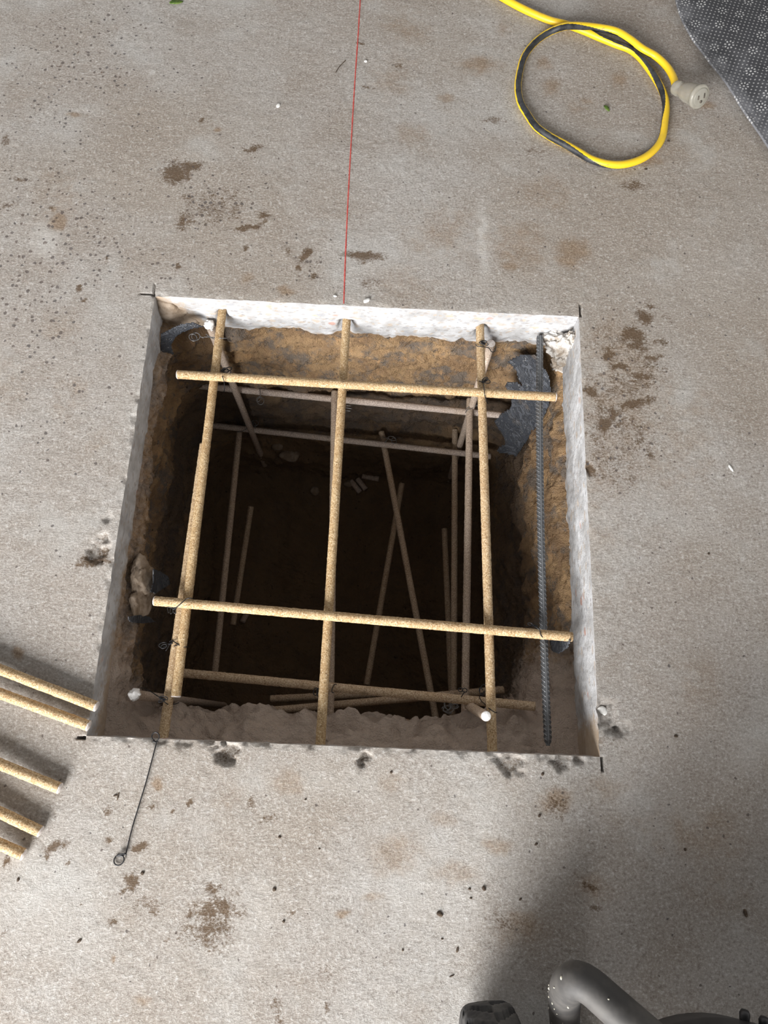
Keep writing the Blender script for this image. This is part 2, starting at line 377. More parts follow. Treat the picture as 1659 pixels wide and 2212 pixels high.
def edge_drop(x, y):
    d = np.maximum(np.maximum(-x, x - W), np.maximum(-y, y - L)); d = np.maximum(d, 0)
    p = np.stack([x, y, np.zeros_like(x)], -1)
    amp = np.clip(fbm(p, 75, 4, 3, 0.6) * 0.012 + 0.0005, 0.0003, 0.004)
    front = sstep(0.03, -0.001, y) + 0.7 * sstep(0.02, -0.001, x); amp = amp * (0.5 + front)
    rag = 0.006 + 0.006 * (fbm(p, 190, 3, 9) + 0.5)
    out = amp * np.clip(1 - d / rag, 0, 1) ** 1.5
    for c, r, h in CHW:
        q = np.hypot(x - c[0], y - c[1]) / r + 1.5 * fbm(p, 130, 3, 5)
        out = np.maximum(out, h * sstep(1.0, 0.3, q))
    return out
SPALL = [(1315, 1545, .018, .006), (1345, 1570, .013, .005), (1325, 1575, .010, .007), (1305, 1520, .01, .004)]
def floor_z(x, y):
    p = np.stack([x, y, np.zeros_like(x)], -1)
    z = fbm(p, 5, 3, 21) * 0.003 + fbm(p, 120, 3, 23) * 0.0012
    z = z - edge_drop(x, y)
    for a, b, r, h in SPALL:
        c = P(a, b); q = np.hypot(x - c[0], y - c[1]) / r + 1.3 * fbm(p, 110, 3, 6); z = z - h * sstep(1.0, 0.35, q)
    k = lambda a, lo, hi: (a > lo) & (a < hi)
    kx0 = k(x, -.0041, -.0006); kx1 = k(x, W + .0006, W + .0041); ky0 = k(y, -.0041, -.0006); ky1 = k(y, L + .0006, L + .0041)
    kerf = (kx0 & k(y, L, L + .019)) | (ky1 & k(x, -.022, 0)) | (kx1 & k(y, L, L + .020)) | (kx1 & k(y, -.016, 0)) | (ky0 & k(x, -.010, 0)) | (kx0 & k(y, -.004, 0))
    return np.where(kerf, z - 0.012, z)
X, Y = np.meshgrid(xs, ys, indexing='ij')
Z = floor_z(X, Y)
V = np.stack([X, Y, Z], -1).reshape(-1, 3)
Fq = grid_faces(len(xs), len(ys))
cen = V[Fq].mean(1)
Fq = Fq[~((cen[:, 0] > 0) & (cen[:, 0] < W) & (cen[:, 1] > 0) & (cen[:, 1] < L))]
used = np.unique(Fq); remap = -np.ones(len(V), int); remap[used] = np.arange(len(used)); V = V[used]; Fq = remap[Fq]
floor = mesh('floor', V, Fq, M['floor'], origin=None)
tag(floor, 'worn grey concrete slab with brown smears and a square hole cut in it', 'floor', kind='structure')
# marks (pixel, radii in pixels, rotation): D dark brown smear, T tan earth, S open pits, L pale
MARKS = {
 'D': [(378,374,26,22,0,1),(398,362,22,14,-25,.8),(420,356,16,9,-15,1),(400,380,14,10,30,.6),(470,445,62,48,0,.42),(398,475,18,20,0,.7),(410,430,14,14,0,.55),(540,488,38,6,-18,.95),(570,466,15,7,-5,.9),(545,322,22,6,-10,.85),(528,322,8,5,0,.7),
       (658,548,9,16,10,.95),(785,550,44,9,5,1),(790,560,24,10,0,.6),(646,578,6,8,0,.8),(672,594,9,9,0,.8),(620,545,8,12,0,.6),(802,612,26,14,0,.45),(528,540,5,6,0,.9),(178,650,7,4,-35,1),(382,580,6,8,0,.9),(165,620,7,7,0,.9),(230,560,4,9,0,.9),(433,256,5,4,0,.9),(20,445,16,8,0,.7),(8,305,8,10,0,.8),(48,390,20,8,0,.5),(108,452,7,9,0,.6),
       (1388,683,16,16,0,1),(1404,660,12,9,0,.7),(1366,722,24,14,10,1),(1380,742,30,14,10,.85),(1318,772,10,24,-15,.95),(1336,795,26,8,-10,.95),(1412,772,22,9,-15,.85),(1391,812,38,9,8,.95),(1275,842,16,13,0,1),(1366,868,38,13,-10,.95),(1316,897,17,17,30,.95),(1306,918,12,16,0,.9),(1276,1012,11,18,0,1.1),(1440,690,12,10,0,.55),(1430,735,20,6,0,.6),(1350,910,60,40,0,.45),(1330,740,60,55,0,.3),(1350,830,80,60,0,.42),(1395,795,55,40,0,.38),(1300,865,30,40,0,.4),(1292,940,26,40,0,.5),(1330,1010,60,50,0,.33),(1370,950,60,40,0,.38),(1300,980,30,50,0,.4),(1400,985,18,8,0,.5),
       (1370,402,26,11,0,.7),(1068,262,22,9,0,.55),(776,97,9,4,0,.9),(860,142,12,6,0,.6),(795,190,12,4,20,.7),(1160,330,24,10,0,.35),
       (330,1740,11,7,0,.65),(407,1735,8,8,0,.9),(375,1745,6,6,0,.9),(230,1750,11,11,0,.65),(122,1820,26,10,-25,.8),(105,1838,8,8,0,.8),(302,1832,14,11,0,1),(280,1908,20,24,0,1.0),(262,1925,8,6,0,.7),(325,1960,28,20,0,.62),(465,1965,52,36,0,.68),(455,1915,24,14,0,.48),(450,2010,62,44,0,.62),(632,1967,10,8,0,.6),(547,1735,7,12,0,.7),(575,1772,18,12,0,.55),(165,1960,4,4,0,1.2),(142,1864,6,6,0,.9),(8,1865,8,8,0,1),(240,1998,8,9,0,.8),(228,1812,8,7,0,.8),(5,2015,8,10,0,.7),(370,2035,20,6,0,.5),
       (200,1216,34,10,-5,.9),(215,1195,20,14,0,.6),(1090,1985,50,25,0,.3),(1275,1920,16,8,0,.7),(1284,1958,14,6,0,.7),(1204,1745,24,20,0,.5),(600,2190,15,30,0,.5),(715,2170,8,12,0,.6),(700,2110,30,20,0,.3),
       (490,1630,24,14,0,.4),(783,1645,14,14,0,.4),(1300,1600,30,10,0,.4)],
 'T': [(122,478,18,13,0,1.1),(112,455,9,9,0,.8),(165,246,18,6,0,.8),(120,430,60,60,0,.3),(43,1406,13,11,0,1.2),(470,278,8,6,0,1.1),(620,630,16,9,0,.9),(535,600,12,14,0,.6),
       (1240,540,34,22,0,.75),(1222,560,24,20,0,.7),(1110,525,60,52,0,.55),(1100,576,22,10,0,.7),(950,500,80,56,0,.45),(900,620,90,50,0,.3),(1140,560,40,30,0,.4),(1340,172,20,18,0,.7),(1190,190,24,26,0,.6),(1173,135,18,15,0,.65),(1036,140,44,22,0,.7),(1090,60,24,16,0,.4),(1240,230,20,14,0,.5),(1400,345,30,14,0,.8),(1270,215,16,8,0,.5),(880,60,50,40,0,.35),(850,160,60,60,0,.3),(960,210,14,8,0,.7),(1440,300,40,60,0,.3),(1525,225,18,8,0,.7),(890,290,40,20,0,.4),(1180,420,60,40,0,.35),
       (1340,850,110,150,0,.42),(1440,960,120,120,0,.28),(1300,1050,70,140,0,.3),(1520,880,60,40,0,.25),(1500,1480,90,90,0,.2),
       (342,1690,11,15,0,1.25),(240,2070,5,8,0,1.2),(748,1972,13,8,0,.8),(300,2156,16,9,0,.6),(624,1690,40,26,0,.4),(805,1940,20,10,0,.5),(500,1720,60,40,0,.25),
       (855,1842,60,46,0,.5),(1073,1822,30,20,0,.5),(960,1770,30,22,0,.45),(1204,1728,36,26,0,.6),(840,1690,40,24,0,.35),(980,1890,50,30,0,.4),(1130,2004,60,36,0,.45),(1280,1920,50,26,0,.4),(1477,1802,130,60,0,.4),(1540,1930,80,60,0,.3),(1300,1700,60,40,0,.35),(20,830,60,80,0,.25),(150,860,50,60,0,.3),(220,950,40,60,0,.2),(120,700,60,40,0,.25)],
 'S': [(120,520,180,150,0,.5),(200,130,170,120,0,.45),(60,700,170,140,0,.5),(480,440,110,70,0,.55),(120,900,150,200,0,.22),(190,118,40,30,0,.5),(230,40,50,30,0,.5),(660,560,80,60,0,.35),(300,550,180,100,0,.3),(1330,800,80,120,0,.35),(1350,950,110,90,0,.3),(150,200,120,140,0,.35)],
 'L': [(1045,520,13,75,0,.75),(98,520,34,36,0,.65),(85,505,16,30,0,.5),(1300,800,22,30,0,.55),(1540,560,120,120,0,.25),(800,570,60,20,0,.35),(400,350,60,50,0,.2),(1620,1640,40,40,0,.3),(555,1990,60,120,0,.35),(100,1950,150,120,0,.35),(280,1640,180,50,0,.25),(700,1690,220,40,0,.35),(900,1900,120,110,0,.35),(1010,2170,60,40,0,.3),(1310,1130,18,60,0,.3),(330,156,8,5,0,.8)],
}
def mark_field(lst, x, y):
    out = np.zeros(len(x))
    for a, b, rx, ry, rot, s in lst:
        c = P(a, b)[:2]; px = P(a + 10, b)[:2] - c; py = P(a, b + 10)[:2] - c
        sx, sy = np.linalg.norm(px) / 10, np.linalg.norm(py) / 10; t = math.radians(-rot)
        R = 4.2 * max(rx * sx, ry * sy); sel = (abs(x - c[0]) < R) & (abs(y - c[1]) < R)
        dx, dy = x[sel] - c[0], y[sel] - c[1]
        u = (dx * math.cos(t) + dy * math.sin(t)) / (rx * sx); v = (-dx * math.sin(t) + dy * math.cos(t)) / (ry * sy)
        out[sel] = np.maximum(out[sel], s * np.exp(-0.8 * (u * u + v * v) ** 1.2))
    return out
fx, fy = V[:, 0], V[:, 1]
wob = np.stack([fx, fy, fx * 0], -1); wx = fx + fbm(wob, 45, 4, 31) * 0.018; wy = fy + fbm(wob + 9, 45, 4, 33) * 0.018
col = np.stack([mark_field(MARKS['D'], wx, wy), mark_field(MARKS['T'], wx, wy), mark_field(MARKS['S'], fx, fy)], -1)
dd = np.maximum(np.maximum(-fx, fx - W), np.maximum(-fy, fy - L))
edge_dirt = edge_drop(fx, fy); col[:, 0] = np.maximum(col[:, 0], np.clip(edge_dirt / 0.02, 0, .3))
at = floor.data.attributes.new('marks', 'FLOAT_VECTOR', 'POINT'); at.data.foreach_set('vector', col.astype(np.float32).ravel())
fattr(floor, 'pale', np.maximum(mark_field(MARKS['L'], wx, wy), 0.55 * np.exp(-np.maximum(dd, 0) / 0.012) * (fbm(wob, 60, 3, 41) + .55)))

# saw-cut faces of the slab
def ring_pt(side, s):
    return {'back': (s * W, L), 'front': (s * W, 0.0), 'left': (0.0, s * L), 'right': (W, s * L)}[side]
def cut_face(side, depth_fn, label):
    nrm = {'back': (0, 1), 'front': (0, -1), 'left': (-1, 0), 'right': (1, 0)}[side]
    nu, nv = 260, 46
    s = np.linspace(0, 1, nu); bx = np.array([ring_pt(side, t) for t in s])
    ztop = -edge_drop(bx[:, 0], bx[:, 1]) + 0 * s
    p3 = np.stack([bx[:, 0], bx[:, 1], 0 * s], -1); zf = floor_z(bx[:, 0], bx[:, 1])
    dep = depth_fn(s, bx) + fbm(p3, 30, 4, 55, .6) * 0.034
    vv = np.linspace(0, 1, nv)
    Zs = zf[:, None] + (dep - zf)[:, None] * vv[None]
    pos = np.stack([np.repeat(bx[:, 0][:, None], nv, 1), np.repeat(bx[:, 1][:, None], nv, 1), Zs], -1)
    out = fbm(pos, 55, 4, 57) * 0.003 * np.clip(vv * 6, 0, 1)[None] + fbm(pos, 200, 3, 59) * 0.0012 * np.clip(vv * 6, 0, 1)[None]
    out = out + 0.010 * sstep(0.78, 1.0, vv)[None] * (fbm(pos, 60, 3, 61) + 0.5)
    if side == 'back':
        for c in (PY(480, 680, L), PY(748, 704, L), PY(1037, 718, L)):
            q = np.hypot(pos[..., 0] - c[0], (pos[..., 2] - c[2]) * 0.8) / 0.016 + 1.2 * fbm(pos, 90, 3, 63)
            out = out + 0.012 * sstep(1.0, 0.3, q)
    pos[..., 0] += out * nrm[0]; pos[..., 1] += out * nrm[1]
    dirt = np.clip((vv[None] - 0.72) * 2.2 + 0 * s[:, None], 0, 1)
    if side == 'left': dirt = np.clip(0.22 + (vv[None] - 0.5) * 1.0 + (0.35 - s[:, None]) * 0.9, 0, 1)
    if side == 'right': dirt = np.maximum(dirt * .5, np.clip((0.12 - s[:, None]) * 8, 0, .8))
    if side == 'back': dirt = np.maximum(dirt * 0.6, np.clip((0.13 - s[:, None] + 0.1 * (vv[None] - .6)) * 9, 0, .95))
    if side == 'front': dirt = dirt * 0 + .4
    f = grid_faces(nu, nv)
    if side in ('back', 'left'): f = f[:, ::-1]
    o = mesh('cut_face', pos.reshape(-1, 3), f, M['cut'], parent=floor)
    fattr(o, 'dirt', dirt.ravel()); o['label'] = label
floor['_org'] = [0.0, 0.0, 0.0]
cut_face('back', lambda s, b: -0.080 - 0.010 * s + 0.0 * s, 'bright white sawn edge of the slab with cut stones showing')
cut_face('left', lambda s, b: -0.058 - 0.012 * (1 - s), 'shaded grey sawn edge of the slab')
cut_face('right', lambda s, b: -0.115 + 0.0 * s, 'pale dusty sawn edge of the slab')
cut_face('front', lambda s, b: -0.085 + 0.0 * s, 'sawn edge of the slab facing away')

# ------------------------------------------------------------------ the excavated soil: one continuous pit
NU, NWALL, NFLOOR = 720, 190, 70
rad_c = 0.075
def ring_base(inset, n=NU):
    # rounded rectangle around the opening; inset > 0 moves it towards the middle. Returns points, outward normals, weight of the front side and right side
    x0, x1, y0, y1 = 0.0, W, 0.0, L
    r = rad_c; segs = []
    corners = [(x1 - r, y0 + r, -90), (x1 - r, y1 - r, 0), (x0 + r, y1 - r, 90), (x0 + r, y0 + r, 180)]
    pts, nr = [], []
    per = 2 * (x1 - x0 - 2 * r) + 2 * (y1 - y0 - 2 * r) + 2 * math.pi * r
    for k in range(n):
        d = k / n * per
        for i, (cx, cy, a0) in enumerate(corners):
            Ls = (x1 - x0 - 2 * r) if i % 2 == 0 else (y1 - y0 - 2 * r)
            if d < Ls:
                dirs = [(1, 0), (0, 1), (-1, 0), (0, -1)][i]; st = [(x0 + r, y0), (x1, y0 + r), (x1 - r, y1), (x0, y1 - r)][i]
                pts.append((st[0] + dirs[0] * d, st[1] + dirs[1] * d)); nr.append([(0, -1), (1, 0), (0, 1), (-1, 0)][i]); break
            d -= Ls
            if d < math.pi / 2 * r:
                a = math.radians(a0) + d / r; pts.append((cx + r * math.cos(a), cy + r * math.sin(a))); nr.append((math.cos(a), math.sin(a))); break
            d -= math.pi / 2 * r
    return np.array(pts), np.array(nr)
bp, bn = ring_base(0)
wf = np.clip(-bn[:, 1], 0, 1) ** 0.7; wl = np.clip(-bn[:, 0], 0, 1); wr = np.clip(bn[:, 0], 0, 1); wb = np.clip(bn[:, 1], 0, 1)
corner = np.clip(1 - np.abs(np.abs(bn[:, 0]) - np.abs(bn[:, 1])), 0, 1)
ZB = -0.665
t = np.linspace(0, 1, NWALL)
def prof(tt, xp, fp): return np.interp(tt, xp, fp)
# (inset, z) profiles per side
pi_n = prof(t, [0, .06, .12, .40, .60, .64, .68, .72, 1], [-.045, -.025, -.018, -.016, -.012, -.022, -.024, -.004, .020]); pz_n = prof(t, [0, .06, .12, 1], [-.060, -.075, -.10, ZB])
pi_r = prof(t, [0, .05, .12, .30, .5, 1], [-.05, -.02, .003, .012, .016, .05]); pz_r = prof(t, [0, .06, .12, 1], [-.085, -.10, -.125, ZB])
pi_l = prof(t, [0, .05, .10, .20, .6, 1], [-.03, .004, .012, -.022, -.05, -.03]); pz_l = prof(t, [0, .05, .12, 1], [-.040, -.050, -.085, ZB])
pi_f = prof(t, [0, .04, .16, .30, .36, .50, 1], [-.04, -.015, .010, .040, .046, .032, .010]); pz_f = prof(t, [0, .04, .16, .30, .40, 1], [-.075, -.085, -.098, -.125, -.18, ZB])
ws = np.stack([wb, wr, wl, wf], -1) + 1e-6; ws = ws ** 2; ws /= ws.sum(1)[:, None]
INS = ws @ np.stack([pi_n, pi_r, pi_l, pi_f]); ZZ = ws @ np.stack([pz_n, pz_r, pz_l, pz_f])
# rubble heaped in the two front corners
fc = np.exp(-((bp[:, 0] - W) ** 2 + bp[:, 1] ** 2) / 0.013); fl = np.exp(-((bp[:, 0]) ** 2 + bp[:, 1] ** 2) / 0.0045)
bump_t = prof(t, [0, .1, .3, .45, 1], [0, .25, 1, .45, 0.1])
INS = INS + (fc * 0.055 + fl * 0.022)[:, None] * bump_t[None]
pos = np.stack([bp[:, 0][:, None] - bn[:, 0][:, None] * INS, bp[:, 1][:, None] - bn[:, 1][:, None] * INS, ZZ], -1)
cx0, cy0 = W / 2, L / 2
# bottom: shrink rings to the middle
last = pos[:, -1]; kk = np.linspace(0, 1, NFLOOR + 1)[1:] ** 0.9
fl_pos = np.stack([last[:, 0][:, None] + (cx0 - last[:, 0])[:, None] * kk, last[:, 1][:, None] + (cy0 - last[:, 1])[:, None] * kk, ZB - 0.05 * sstep(0, .5, kk)[None] + 0 * last[:, 0][:, None]], -1)
allp = np.concatenate([pos, fl_pos], 1)
d2 = bn[:, None, :] * np.ones((1, allp.shape[1], 1))
nz = np.concatenate([np.zeros(NWALL - 1), [0.5], np.ones(NFLOOR)])
amp_top = np.concatenate([np.clip(t * 14, 0, 1), np.ones(NFLOOR)])
st = allp * np.array([1, 1, 1.9])
disp = fbm(st, 9, 5, 71, .55) * 0.048 + fbm(st, 42, 5, 73, .65) * 0.026 + fbm(allp, 170, 3, 75) * 0.007
ledge = np.concatenate([wf[:, None] * sstep(.55, .35, t)[None], np.zeros((NU, NFLOOR))], 1)
lump_ = np.abs(fbm(allp, 17, 3, 78)) * .07 + np.abs(fbm(allp, 48, 3, 79)) * .028 - .015 + fbm(allp, 130, 3, 80) * .006
disp = (disp * (1 - .75 * ledge) - lump_ * ledge) * amp_top[None]
CAV = [(PX(1212, 1425, .60), .035, .05), (PY(425, 735, .59), .04, .035), (PY(760, 905, .6), .03, .01), (PX(330, 1420, .01), .04, .03)]
for c, r, h in CAV:
    q = np.linalg.norm(allp - c, axis=-1) / r; disp = disp + h * sstep(1.2, .3, q)
allp[..., 0] += d2[..., 0] * disp * (1 - nz); allp[..., 1] += d2[..., 1] * disp * (1 - nz); allp[..., 2] += -disp * (nz + 0.7 * ledge)
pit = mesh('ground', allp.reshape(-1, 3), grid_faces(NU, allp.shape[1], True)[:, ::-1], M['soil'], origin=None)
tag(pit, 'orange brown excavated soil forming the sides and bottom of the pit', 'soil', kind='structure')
du = ledge * 0.95 + np.concatenate([(fc * 1.2 + fl * 1.0)[:, None] * sstep(.75, .3, t)[None] + 0.25 * wl[:, None] * sstep(.25, .05, t)[None] + 0.18, np.full((NU, NFLOOR), .12)], 1)
fattr(pit, 'dust', np.clip(du, 0, 1).ravel())
from mathutils.bvhtree import BVHTree
PITT = BVHTree.FromPolygons([tuple(v) for v in allp.reshape(-1, 3)], [tuple(f) for f in grid_faces(NU, allp.shape[1], True)])
def on_pit(x, y, back=0.0):
    d = Vector(ray(x, y)).normalized(); h = PITT.ray_cast(Vector(EYE), d, 5.0)
    return np.array(h[0] - d * back) if h[0] is not None else P(x, y, -.6)

# ------------------------------------------------------------------ rods
RR = 0.0062
def rod(p0, p1, label, dust=0.0, bend=None, ends=(), r=RR, name='reinforcing_rod', group=None):
    p0, p1 = np.array(p0), np.array(p1); n = max(8, int(np.linalg.norm(p1 - p0) / 0.0025)); tt = np.linspace(0, 1, n)[:, None]
    path = p0 + (p1 - p0) * tt
    if bend is not None: path = path + np.array(bend) * (4 * tt * (1 - tt))
    sides = 18
    rad = r * (1 + 0.0 * tt) + rng.normal(0, 0.00016, (n, sides))
    V, Fc = tube(path, r, sides, True, rad)
    o = mesh(name, V, Fc, M['rod']); o.color = (dust, dust, dust, 1)
    tag(o, label, 'rod', group or 'rods of the cage in the pit')
    ax = (p1 - p0) / np.linalg.norm(p1 - p0)
    for e, mt, style in ends:
        c, dr = (p0, -ax) if e == 0 else (p1, ax)
        if style == 'ragged':
            parts = [blob(c + dr * 0.001, (r * 1.15, r * 1.15, r * 1.0), 5, .5, (14, 20), 2.2)]
            for k in range(7):
                q = rng.normal(0, 1, 3); q /= np.linalg.norm(q); parts.append(blob(c + q * r * 1.15, (.0022, .0018, .0018), k, .4, (7, 9)))
            v, f = join(parts)
        else:
            v, f = lathe([(-0.0006, r * 0.99), (0.0004, r * 1.0), (0.0011, r * 0.86)], c, dr, 22)
        e_ = mesh('cut_end', v, f, M[mt], parent=o); e_['label'] = 'pale cut end of the rod' if style != 'ragged' else 'white frayed cut end of the rod'
    return o
ZT = -0.043                       # lengthwise rods of the top mat; the crosswise ones lie on them
ZX = ZT + 2 * RR + 0.0004
def ext(p, q, d):                 # move p away from q by d
    p, q = np.array(p), np.array(q); v = (p - q) / np.linalg.norm(p - q); return p + v * d
def span(a, b, z0, z1=None): return P(a[0], a[1], z0), P(b[0], b[1], z0 if z1 is None else z1)
# top mat, lengthwise
p, q = span((479, 682), (380, 1504), ZT + 0.002); rod(ext(p, q, .03), q, 'tan lengthwise rod by the left side, upper of the two lapped rods', .02, ends=[(1, 'cutend', '')])
p, q = span((441, 960), (352, 1597), ZT - 0.014, ZT - .002); A2 = rod(p, ext(q, p, .03), 'tan rod tucked under and left of the lapped left lengthwise rod', .15)
p, q = span((748, 704), (692, 1606), ZT); rod(ext(p, q, .03), ext(q, p, .03), 'long tan lengthwise rod crossing the middle of the pit at top', .03)
p, q = span((1037, 718), (1063, 1612), ZT); rod(ext(p, q, .03), ext(q, p, .03), 'right-hand tan lengthwise rod of the top mat, running under both crossbars', .10)
# top mat, crosswise
p, q = span((384, 809), (1200, 858), ZX + .002, ZX); rod(p, q, 'tan crosswise rod nearest the white sawn edge, ends free', .04, ends=[(1, 'cutend', ''), (0, 'rodend' if 0 else 'cutend', '')])
p, q = span((334, 1298), (1236, 1376), ZX); rod(p, q, 'tan crosswise rod in the near half of the pit, tied to the steel bar', .05, ends=[(0, 'cutend', '')])
# the four upright corner rods
def upright(px, py, z, zb, label, ends, lean=(0, 0)):
    a = P(px, py, z); b = np.array([a[0] + lean[0], a[1] + lean[1], zb]); return rod(a, b, label, .75, ends=ends)
upright(453, 703, -.052, -.64, 'dusty upright rod in the far left corner of the pit', [(0, 'whiteend', 'ragged')], (.003, .003))
upright(1061, 742, -.060, -.66, 'dusty upright rod in the far right corner, cut top tied to lengthwise rod', [(0, 'cutend', '')], (.004, -.003))
upright(291, 1501, -.045, -.63, 'upright rod with bright frayed white end, near left corner', [(0, 'whiteend', 'ragged')], (.002, .008))
p, q = P(1050, 1547, -.020), P(1022, 1530, -.100); rod(p, ext(q, p, .03), 'leaning rod stub with clean white cut end, near right corner', .6, ends=[(0, 'whiteend', '')])
# hoops along the far side
p, q = span((417, 832), (1084, 897), -.292, -.285); L1 = rod(p, q, 'dusty pinkish crosswise rod below the far crossbar, first one down', .95)
p, q = span((432, 916), (1060, 986), -.450, -.450); rod(p, q, 'dusty crosswise rod low on the far wall, second one down', .9)
# lower lengthwise rods
p, q = span((723, 846), (713, 1552), -.278, -.272); rod(p, ext(q, p, .02), 'lower lengthwise rod hidden under the long middle rod', .6)
p, q = span((1015, 862), (1004, 1567), -.278, -.262); rod(p, ext(q, p, .02), 'lower lengthwise rod just left of the right-hand top rod', .65)
p, q = span((517, 934), (464, 1452), -.466); rod(p, q, 'deep lengthwise rod in the left half of the pit', .55)
p, q = span((983, 928), (980, 1500), -.466, -.46); rod(p, q, 'deep lengthwise rod paired beside the lower right rod', .45)
p, q = span((824, 933), (942, 1555), -.466, -.44); rod(p, q, 'slanting deep rod leaning to the right, near end towards viewer', .45)
p, q = span((868, 1045), (792, 1480), -.575, -.54); rod(p, q, 'slanting deep rod crossing beneath the right-leaning rod', .4)
p, q = span((542, 1095), (503, 1350), -.585); rod(p, q, 'short deep rod standing dim at the left of the pit bottom', .4)
p, q = span((960, 1143), (978, 1560), -.58, -.52); rod(p, q, 'short deep rod with rounded top beside the paired deep rod', .4)
# near side
p, q = span((388, 1453), (1156, 1526), -.155, -.105); rod(p, q, 'near crosswise rod under the mat, pushed into the rubble at right', .3)
p, q = span((498, 1543), (1088, 1490), -.30, -.30); rod(p, q, 'dim crosswise rod under the near one, rising to the right', .4)
p, q = span((584, 1510), (812, 1499), -.36); rod(p, q, 'short dim rod beyond the rising crosswise rod', .4)

# bundle lying on the slab at the left
for (x1, y1, x0, y0, z, lab) in [(208, 1526, -60, 1423, .0075, 'topmost of five tan rods on the slab, tip over the pit corner'),
                           (191, 1568, -60, 1476, .0072, 'second from top of five tan rods on the slab, tip at the pit corner'),
                           (129, 1703, -60, 1626, .0075, 'middle one of five tan rods on the slab at left'),
                           (87, 1796, -60, 1727, .0075, 'fourth from top of five tan rods on the slab at left'),
                           (51, 1846, -60, 1797, .0075, 'lowest of five tan rods on the slab at left')]:
    p, q = P(x0, y0, z + .006), P(x1, y1, z); rod(ext(p, q, .35), q, lab, .05, ends=[(1, 'cutend', '')], group='tan rods laid on the slab')

# ribbed steel bar
def steel_bar():
    p0, p1 = P(1166, 728, ZT - .004), P(1184, 1611, ZT - .004); n = int(np.linalg.norm(p1 - p0) / 0.0007); s = 28
    tt = np.linspace(0, 1, n)[:, None]; path = p0 + (p1 - p0) * tt + np.array([-.004, 0, 0]) * 4 * tt * (1 - tt)
    d = np.linspace(0, np.linalg.norm(p1 - p0), n)[:, None]; a = (np.arange(s) / s * 2 * np.pi)[None]
    ph = d / 0.0060 + ((a / np.pi) % 1) * 1.7
    lug = np.clip(1 - np.abs((ph % 1) - .5) / 0.17, 0, 1) * (np.abs(np.sin(a)) > .28)
    rib = np.clip(1 - np.abs(np.sin(a)) / 0.26, 0, 1)
    rad = 0.0046 + 0.0011 * lug + 0.0009 * rib
    end = sstep(1.0, 0.985, tt); rad = rad * (0.55 + .45 * end)
    V, Fc = tube(path, 1, s, True, rad)
    so = mesh('steel_bar', V, Fc, M['steel']); fattr(so, 'wear', np.clip(lug + .7 * rib + 0 * rad, 0, 1).ravel())
    return tag(so, 'dark ribbed steel reinforcing bar along the right side of the pit', 'steel bar')
steel_bar()

# ------------------------------------------------------------------ tie wires
def wire_obj(name, strands, label, cat='wire', mat='wire', r=0.00062, group=None):
    parts = [tube(resample(s, 0.0012), r, 7) for s in strands]
    V, Fc = join(parts); return tag(mesh(name, V, Fc, M[mat]), label, cat, group)
def pix(lst): return [P(x, y, z) for x, y, z in lst]
def loop_px(cx, cy, rx, ry, rot, z, a0=0, a1=330, n=14, dz=0.0):
    o = []; t = math.radians(rot)
    for k in range(n):
        a = math.radians(a0 + (a1 - a0) * k / (n - 1)); u, v = rx * math.cos(a), ry * math.sin(a)
        o.append((cx + u * math.cos(t) - v * math.sin(t), cy + u * math.sin(t) + v * math.cos(t), z + dz * k / (n - 1)))
    return o
def twist(a, b, rpx, turns, z, ph=0.0):
    a, b = np.array(a, float), np.array(b, float); d = b - a; ln = np.linalg.norm(d); d /= ln; nrm = np.array([-d[1], d[0]]); n = int(turns * 9)
    out = []
    for k in range(n + 1):
        s = k / n; an = ph + s * turns * 2 * math.pi; c = a + (b - a) * s + nrm * rpx * math.cos(an); out.append((c[0], c[1], z + 0.0012 * math.sin(an)))
    return out
def tie(wrap, knot, tail, z, loops, label, mat='wire'):
    st = [pix(w) for w in wrap]
    if knot is not None:
        st += [pix(twist(knot, tail, 1.8, 2.2, z)), pix(twist(knot, tail, 1.8, 2.2, z, math.pi))]
    for lp in loops: st.append(pix(lp))
    wire_obj('tie_wire', st, label, 'tie wire', mat, group='tie wires on the rods')
zt, zx = ZT + RR + .001, ZX + RR + .001
tie([[(492, 735, ZT - .008), (490, 731, ZT), (478, 731, zt), (466, 729, zt - .002), (450, 728, ZT - .004), (440, 728, ZT - .004)], [(445, 722, ZT - .004), (452, 727, ZT - .004), (464, 733, ZT - .01)]], None, None, 0,
    [loop_px(423, 727, 9, 8, 0, ZT - .004, 20, 380), loop_px(417, 729, 9, 7, 30, ZT - .003, 0, 340), [(432, 727, ZT - .004), (440, 730, ZT - .004)]], 'tie wire with two loops at the far left corner rod', 'greywire')
tie([[(477, 801, zt), (480, 812, zx), (484, 824, zx), (485, 838, ZT), (484, 846, ZT - .012)], [(456, 797, ZT), (450, 805, ZT - .01)], [(456, 836, ZT), (455, 846, ZT - .012)]], (477, 801), (488, 797), zt,
    [loop_px(492, 798, 9, 4, -20, zt + .002, 0, 360), loop_px(490, 803, 9, 4, 5, zt, 0, 360), loop_px(487, 800, 7, 5, 20, zt + .004, 0, 340)], 'knotted tie wire where the left lengthwise rod meets far crossbar')
tie([[(561, 838, -.285), (570, 836, -.28), (577, 842, -.28)], [(561, 838, -.285), (562, 848, -.277), (563, 858, -.28)]], None, None, 0,
    [loop_px(563, 866, 7, 8, 0, -.278, -90, 270), loop_px(559, 862, 4, 6, 40, -.278, 0, 340)], 'tie wire with hanging loop on the first dusty crosswise rod', 'greywire')
